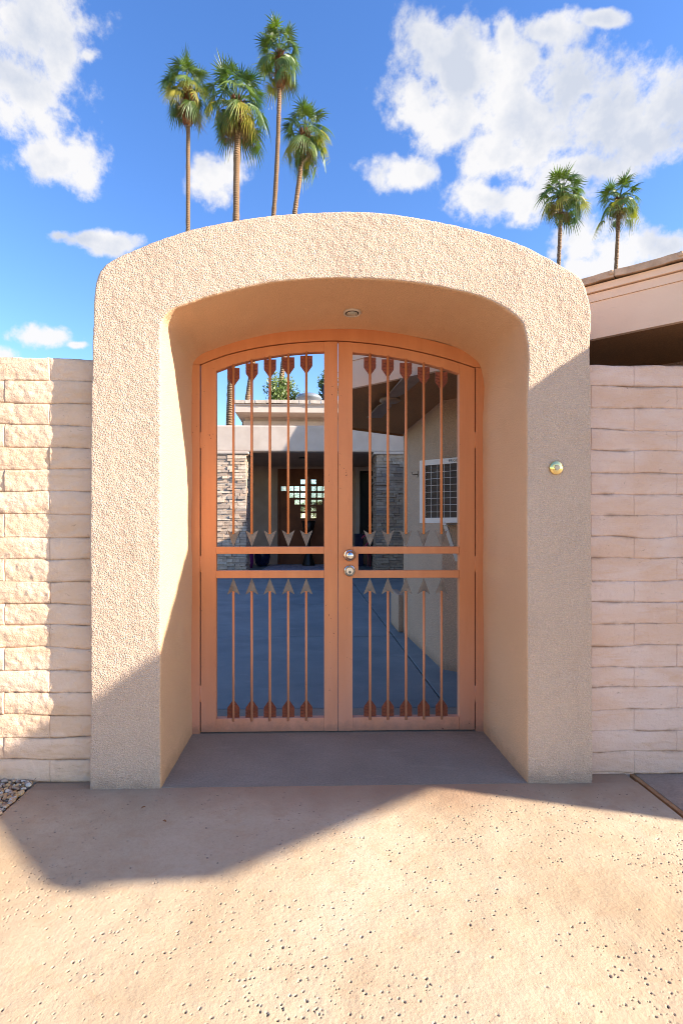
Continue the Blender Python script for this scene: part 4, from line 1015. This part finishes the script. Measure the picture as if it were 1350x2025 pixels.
# ================================================================== PALMS
def frond_mesh(name, e0, bend, lp, lr, seed, m, droop=0.5, span=112, nl=15):
    rng = random.Random(seed); bm = bmesh.new()
    pts = []; p = Vector((0, 0, 0)); e = e0; n = 6
    for i in range(n + 1):
        pts.append(p.copy()); d = Vector((math.cos(e), 0, math.sin(e))); p = p + d * lp / n; e -= bend / n
    tube(bm, pts, [0.030 * (1 - 0.6 * i / n) for i in range(n + 1)], 4, False)
    T = Vector((math.cos(e), 0, math.sin(e))); Sd = Vector((0, 1, 0)); Nn = T.cross(Sd)     # fan plane T,S
    base = pts[-1]
    ds = R(span * 2) / nl
    for k in range(nl):
        th = -R(span) + (k + 0.5) * ds + rng.uniform(-0.03, 0.03)
        L = lr * (1.0 - 0.18 * abs(th) / R(span)) * rng.uniform(0.84, 1.12)
        d = T * math.cos(th) + Sd * math.sin(th); q = -T * math.sin(th) + Sd * math.cos(th)
        nseg = 6; rows = []
        foldk = 0.10 + 0.22 * abs(th)
        for i in range(nseg + 1):
            f = i / nseg; s_ = L * f
            c = base + d * s_ + Nn * (-0.10 * lr * math.sin(f * 2.2) * (0.3 + abs(th) * 0.6))
            # gravity on the free tips
            g = droop * L * (max(0, f - 0.35) ** 1.7) * 1.15
            c = c + Vector((0, 0, -g)) ; c -= d * g * 0.28
            wmax = 2 * s_ * math.tan(ds / 2)
            wd = wmax * 1.02 if f < 0.36 else (2 * L * 0.36 * math.tan(ds / 2)) * max(0.03, (1 - (f - 0.36) / 0.64)) ** 0.8
            wd = max(wd, 0.006)
            ridge = Nn * (wd * 0.20)
            rows.append((bm.verts.new(c - q * wd / 2 - ridge * 0.5), bm.verts.new(c + ridge), bm.verts.new(c + q * wd / 2 - ridge * 0.5)))
        for r0, r1 in zip(rows, rows[1:]):
            bm.faces.new([r0[0], r0[1], r1[1], r1[0]]); bm.faces.new([r0[1], r0[2], r1[2], r1[1]])
    me = bpy.data.meshes.new(name); bm.to_mesh(me); bm.free(); me.materials.append(m)
    return me
FR = []
CLS = [(82, 12, .95, .95, .15), (68, 30, 1.0, 1.0, .30), (50, 42, 1.05, 1.0, .45), (32, 52, 1.05, 1.0, .6), (14, 60, 1.0, 1.0, .75), (0, 56, 1.15, .95, .9), (-16, 52, 1.15, .9, .9), (-32, 46, 1.0, .85, .8)]
for i, (e0, bend, lp, lr, dr) in enumerate(CLS):
    FR.append([frond_mesh('frond', R(e0 + 4*j), R(bend + 12*j), lp * 1.0, lr * 0.74, 10*i + j, M['frond'], dr) for j in range(3)])
FRY = [frond_mesh('frond', R(e0), R(bend), lp * 1.0, lr * .74, 99 + i, M['frond_y'], dr) for i, (e0, bend, lp, lr, dr) in enumerate(CLS)]
FRD = frond_mesh('frond', R(-40), R(50), 0.55, 0.8, 203, M['frond_d'], 0.8, 60, 14)
def palm(pts, Y, crown, Rc, rad, label, seed, counts, nd=5, skirt=0.6, yl=(4, 5), rbase=None, slant=0.0, vert=1.24):
    w = [P(a, b, Y) for a, b in pts]; c0 = P(*crown, Y)
    if w[0].z > c0.z - 0.4: w[0] = c0 - Vector((0, 0, 0.4))
    base = Vector((w[-1].x + (w[-1].x - w[-2].x) / max(w[-2].z - w[-1].z, .1) * w[-1].z * 0.6, Y, -0.05))
    root = empty('palm_tree', (base.x, Y, 0), label, 'palm tree', 'tall fan palms beyond the buildings')
    path = catmull([tuple(c0)] + [tuple(q) for q in w] + [tuple(base)], 130)
    bm = bmesh.new(); rng = random.Random(seed)
    n = len(path); rads = []
    for i in range(n):
        f = i / (n - 1); rads.append(rad * (0.92 + 0.25 * f) * (1 + 0.06 * math.sin(i * 2.4) + rng.uniform(-.07, .07)))
    tube(bm, [Vector(q) for q in path], rads, 12); build('trunk', bm, M['bark'], root, True)
    # boots below the crown
    bm = bmesh.new(); hb = skirt
    for k in range(int(50 + hb * 60)):
        a = rng.uniform(0, 6.283); z = rng.uniform(-hb, 0.15); r_ = rad * rng.uniform(1.0, 1.25)
        p = c0 + Vector((math.cos(a) * r_, math.sin(a) * r_, z - 0.15)); q = p + Vector((math.cos(a) * 0.16, math.sin(a) * 0.16, 0.24))
        bar(bm, p, q, 0.09, 0.03, (math.cos(a), math.sin(a), 0.01))
    build('boots', bm, M['boots'], root)
    sc = Rc / 1.42
    def put(me, az, s_, tilt=0.0, i_=6):
        o = bpy.data.objects.new('frond', me); COL.objects.link(o); o.parent = root
        o.location = c0 - Vector(root.location) + Vector((0, 0, rng.uniform(-0.45, 0.15) * (0.4 + i_ * 0.16)))
        o.rotation_euler = (rng.uniform(-.45, .45), tilt + rng.uniform(-.16, .16), az); o.scale = (s_, s_, s_ * vert)
    for i, cnt in enumerate(counts):
        for k in range(cnt):
            az = 2 * math.pi * (k + rng.uniform(-.3, .3)) / max(cnt, 1) + i * 1.1 + seed
            use = FRY[i] if (i in yl and rng.random() < 0.30) or rng.random() < 0.04 else rng.choice(FR[i])
            put(use, az, sc * rng.uniform(0.80, 1.14), 0.0, i)
    for k in range(nd):
        put(FRD, rng.uniform(0, 6.28), sc * rng.uniform(0.8, 1.1), R(28))
C1 = (6, 8, 9, 9, 8, 6, 5, 3)
palm([(372,228),(372,330),(372,457),(371,700)], 28, (371,178), 1.52, 0.125, 'leftmost tall fan palm with a straight thin trunk above the arch', 1, C1, 10, 2.0)
palm([(470,248),(468,330),(467,435),(459,700),(454,840)], 23, (470,205), 1.58, 0.165, 'fan palm with the thickest trunk and long drooping skirt, second from left', 2, (5,7,8,8,8,8,8,6), 10, 0.8, (4,5,6))
palm([(553,150),(549,290),(541,425),(512,640),(490,785)], 27, (554,110), 1.42, 0.13, 'tallest fan palm, third from left, with a slightly leaning trunk', 3, C1, 10, 1.8)
palm([(597,305),(593,345),(583,420),(563,690),(553,785)], 24, (603,268), 1.32, 0.125, 'shortest fan palm of the left four, trunk leaning right, nearest the top of the arch', 4, C1, 5, 0.5, (3,4,5))
palm([(1108,420),(1106,470),(1104,520),(1101,700)], 36, (1110,388), 1.78, 0.145, 'left one of the two distant fan palms above the right shoulder of the arch', 5, C1, 4, 0.5, (5,6))
palm([(1222,425),(1220,470),(1217,530),(1213,700)], 37, (1224,396), 1.66, 0.145, 'rightmost fan palm rising behind the tiled roof edge', 6, (5,7,7,7,6,5,4,2), 5, 0.5, (4,5,6))

# leafy trees beyond the rear roof
def leafy(px, py, Y, rx, rz, n, label, seed):
    c = P(px, py, Y); root = empty('leafy_tree', (c.x, Y, 0), label, 'tree')
    rng = random.Random(seed); bm = bmesh.new()
    tube(bm, [(c.x, Y, 0), (c.x + 0.1, Y, c.z * 0.5), (c.x, Y, c.z - rz * 0.3)], [0.16, 0.11, 0.06], 8)
    tips = []
    for k in range(26):
        a = rng.uniform(0, 6.28); e = rng.uniform(-0.2, 1.3); r_ = rng.uniform(0.6, 1.0)
        tp = c + Vector((math.cos(a)*math.cos(e)*rx*r_, math.sin(a)*math.cos(e)*rx*r_, math.sin(e)*rz*r_)); s0 = Vector((c.x, Y, c.z - rz * rng.uniform(0.4, 1.0)))
        tube(bm, [s0, s0.lerp(tp, .5) + Vector((0, 0, rz*.12)), tp], [0.035, 0.022, 0.008], 5); tips.append((s0, tp))
    build('trunk', bm, M['bark'], root, True)
    bm = bmesh.new()
    for k in range(n):
        s0, tp = rng.choice(tips); f = rng.uniform(0.35, 1.08); p = s0.lerp(tp, f) + Vector((rng.gauss(0, rx*.10), rng.gauss(0, rx*.10), rng.gauss(0, rz*.10)))
        d = Vector((rng.gauss(0,1), rng.gauss(0,1), rng.gauss(0,1))).normalized(); e_ = d.orthogonal().normalized(); s_ = rng.uniform(0.035, 0.075)
        vs = [bm.verts.new(p + d*s_*1.3), bm.verts.new(p + e_*s_*.6), bm.verts.new(p - d*s_*1.3), bm.verts.new(p - e_*s_*.6)]; bm.faces.new(vs)
    o = build('crown', bm, M['leaf'], root)
leafy(556, 790, 20.5, 0.95, 1.15, 3800, 'sparse leafy green treetop showing above the tiled roof at centre of the left leaf', 31)
leafy(650, 770, 20.0, 0.62, 0.8, 1600, 'leafy treetop beside the skylight dome, mostly hidden by the meeting stile', 32)
for k, (x, y, h, lb) in enumerate([(-1.6, 24, 2.2, 'green shrub seen through the left panes of the entry door'), (0.6, 25, 2.4, 'green shrub seen through the right panes of the entry door')]):
    c = Vector((x, y, h)); leafy(PPX + (x*math.cos(PSI) - (y - CY)*math.sin(PSI)) / ((y - CY)*math.cos(PSI)) * 1000, 1042 - (h - CZ) / (y - CY) * 1000, y, 1.5, 1.3, 2600, lb, 40 + k)

# ================================================================== SMALL THINGS ON THE GROUND
def gravel():
    rng = np.random.RandomState(2); ico = bmesh.new(); bmesh.ops.create_icosphere(ico, subdivisions=2, radius=1.0)
    bv = np.array([v_.co[:] for v_ in ico.verts]); bf = np.array([[v_.index for v_ in f.verts] for f in ico.faces]); ico.free()
    V = []; F = []; A = []; off = 0
    for k in range(3800):
        if k < 2400: x = rng.uniform(XL - 0.42, XL + 0.004); y = rng.uniform(-0.62, 0.06)
        else: x = rng.uniform(XL - 1.4, XL - 0.1); y = rng.uniform(-2.6, 0.06)
        r_ = rng.uniform(0.0045, 0.0105); sc_ = r_ * np.array([rng.uniform(.8, 1.5), rng.uniform(.8, 1.3), rng.uniform(.55, .9)])
        v = bv * (1 + 0.24 * fbm(bv * 1.3 + k * 7.1, 2, 1)[:, None]); v = np.sign(v) * np.abs(v) ** 0.9 * sc_
        a = rng.uniform(0, 6.28); b = rng.uniform(-.5, .5); ca, sa, cb, sb = math.cos(a), math.sin(a), math.cos(b), math.sin(b)
        v = v @ np.array([[ca, sa, 0], [-sa, ca, 0], [0, 0, 1]]) @ np.array([[1, 0, 0], [0, cb, sb], [0, -sb, cb]])
        lift = 0.012 * math.exp(-((y - 0.05) / 0.08) ** 2)
        z = -0.028 + rng.uniform(0, 0.030) + lift
        if x > XL - 0.01: z = 0.006
        V.append(v + [x, y, z]); F.append(bf + off); off += len(bv); A.append(np.full(len(bv), rng.rand()))
    V = np.vstack(V); F = np.vstack(F); A = np.concatenate(A)
    me = bpy.data.meshes.new('gravel'); me.vertices.add(len(V)); me.vertices.foreach_set('co', V.astype(np.float32).ravel())
    me.loops.add(F.size); me.loops.foreach_set('vertex_index', F.astype(np.int32).ravel()); me.polygons.add(len(F))
    me.polygons.foreach_set('loop_start', np.arange(0, F.size, 3, dtype=np.int32)); me.polygons.foreach_set('loop_total', np.full(len(F), 3, dtype=np.int32)); me.update(calc_edges=True)
    at = me.attributes.new('pit', 'FLOAT', 'POINT'); at.data.foreach_set('value', A.astype(np.float32))
    me.polygons.foreach_set('use_smooth', np.ones(len(F), dtype=bool))
    o = link('gravel', me, None, M['gravel']); tag(o, 'mixed tan and grey gravel beside the paving at the foot of the left wall', 'gravel', kind='stuff')
gravel()
def leaf_(px, py, s_, a, label):
    c = G(px, py, 0.006); bm = bmesh.new(); d = Vector((math.cos(a), math.sin(a), 0.1)); q = Vector((-math.sin(a), math.cos(a), 0)); up = Vector((0, 0, 1))
    mid = []; L_ = []; R_ = []
    for i in range(6):
        f = i / 5; w = s_ * 0.42 * math.sin(math.pi * min(1, f * 0.97 + 0.03)) ** 0.8 + 0.0004; p = c + d * s_ * (f - .5) * 2 + up * (0.004 * math.sin(f * 3) )
        mid.append(bm.verts.new(p)); L_.append(bm.verts.new(p + q * w + up * w * .5)); R_.append(bm.verts.new(p - q * w + up * w * .3))
    for i in range(5): bm.faces.new([mid[i], mid[i+1], L_[i+1], L_[i]]); bm.faces.new([mid[i], R_[i], R_[i+1], mid[i+1]])
    o = build('dry_leaf', bm, M['dry_leaf']); tag(o, label, 'leaf')
leaf_(284, 1598, 0.010, 0.4, 'small dark brown dry leaf on the shaded paving below the left pier')
leaf_(325, 1625, 0.011, -0.5, 'small tan dry leaf on the shaded paving, nearer the camera')
tw = bmesh.new()
for (a, b, c_) in (((56,1541),(62,1549),(68,1556)), ((72,1538),(66,1546),(63,1556))):
    tube(tw, [P(*a, 0.02), P(*b, 0.015), P(*c_, 0.0)], 0.0008, 5)
o = build('dry_twig', tw, M['twig']); tag(o, 'thin dry twigs sticking up from the gravel by the left wall', 'twig')
print('objects', len(bpy.data.objects), 'tris', sum(len(o.data.polygons) for o in bpy.data.objects if o.type == 'MESH'))
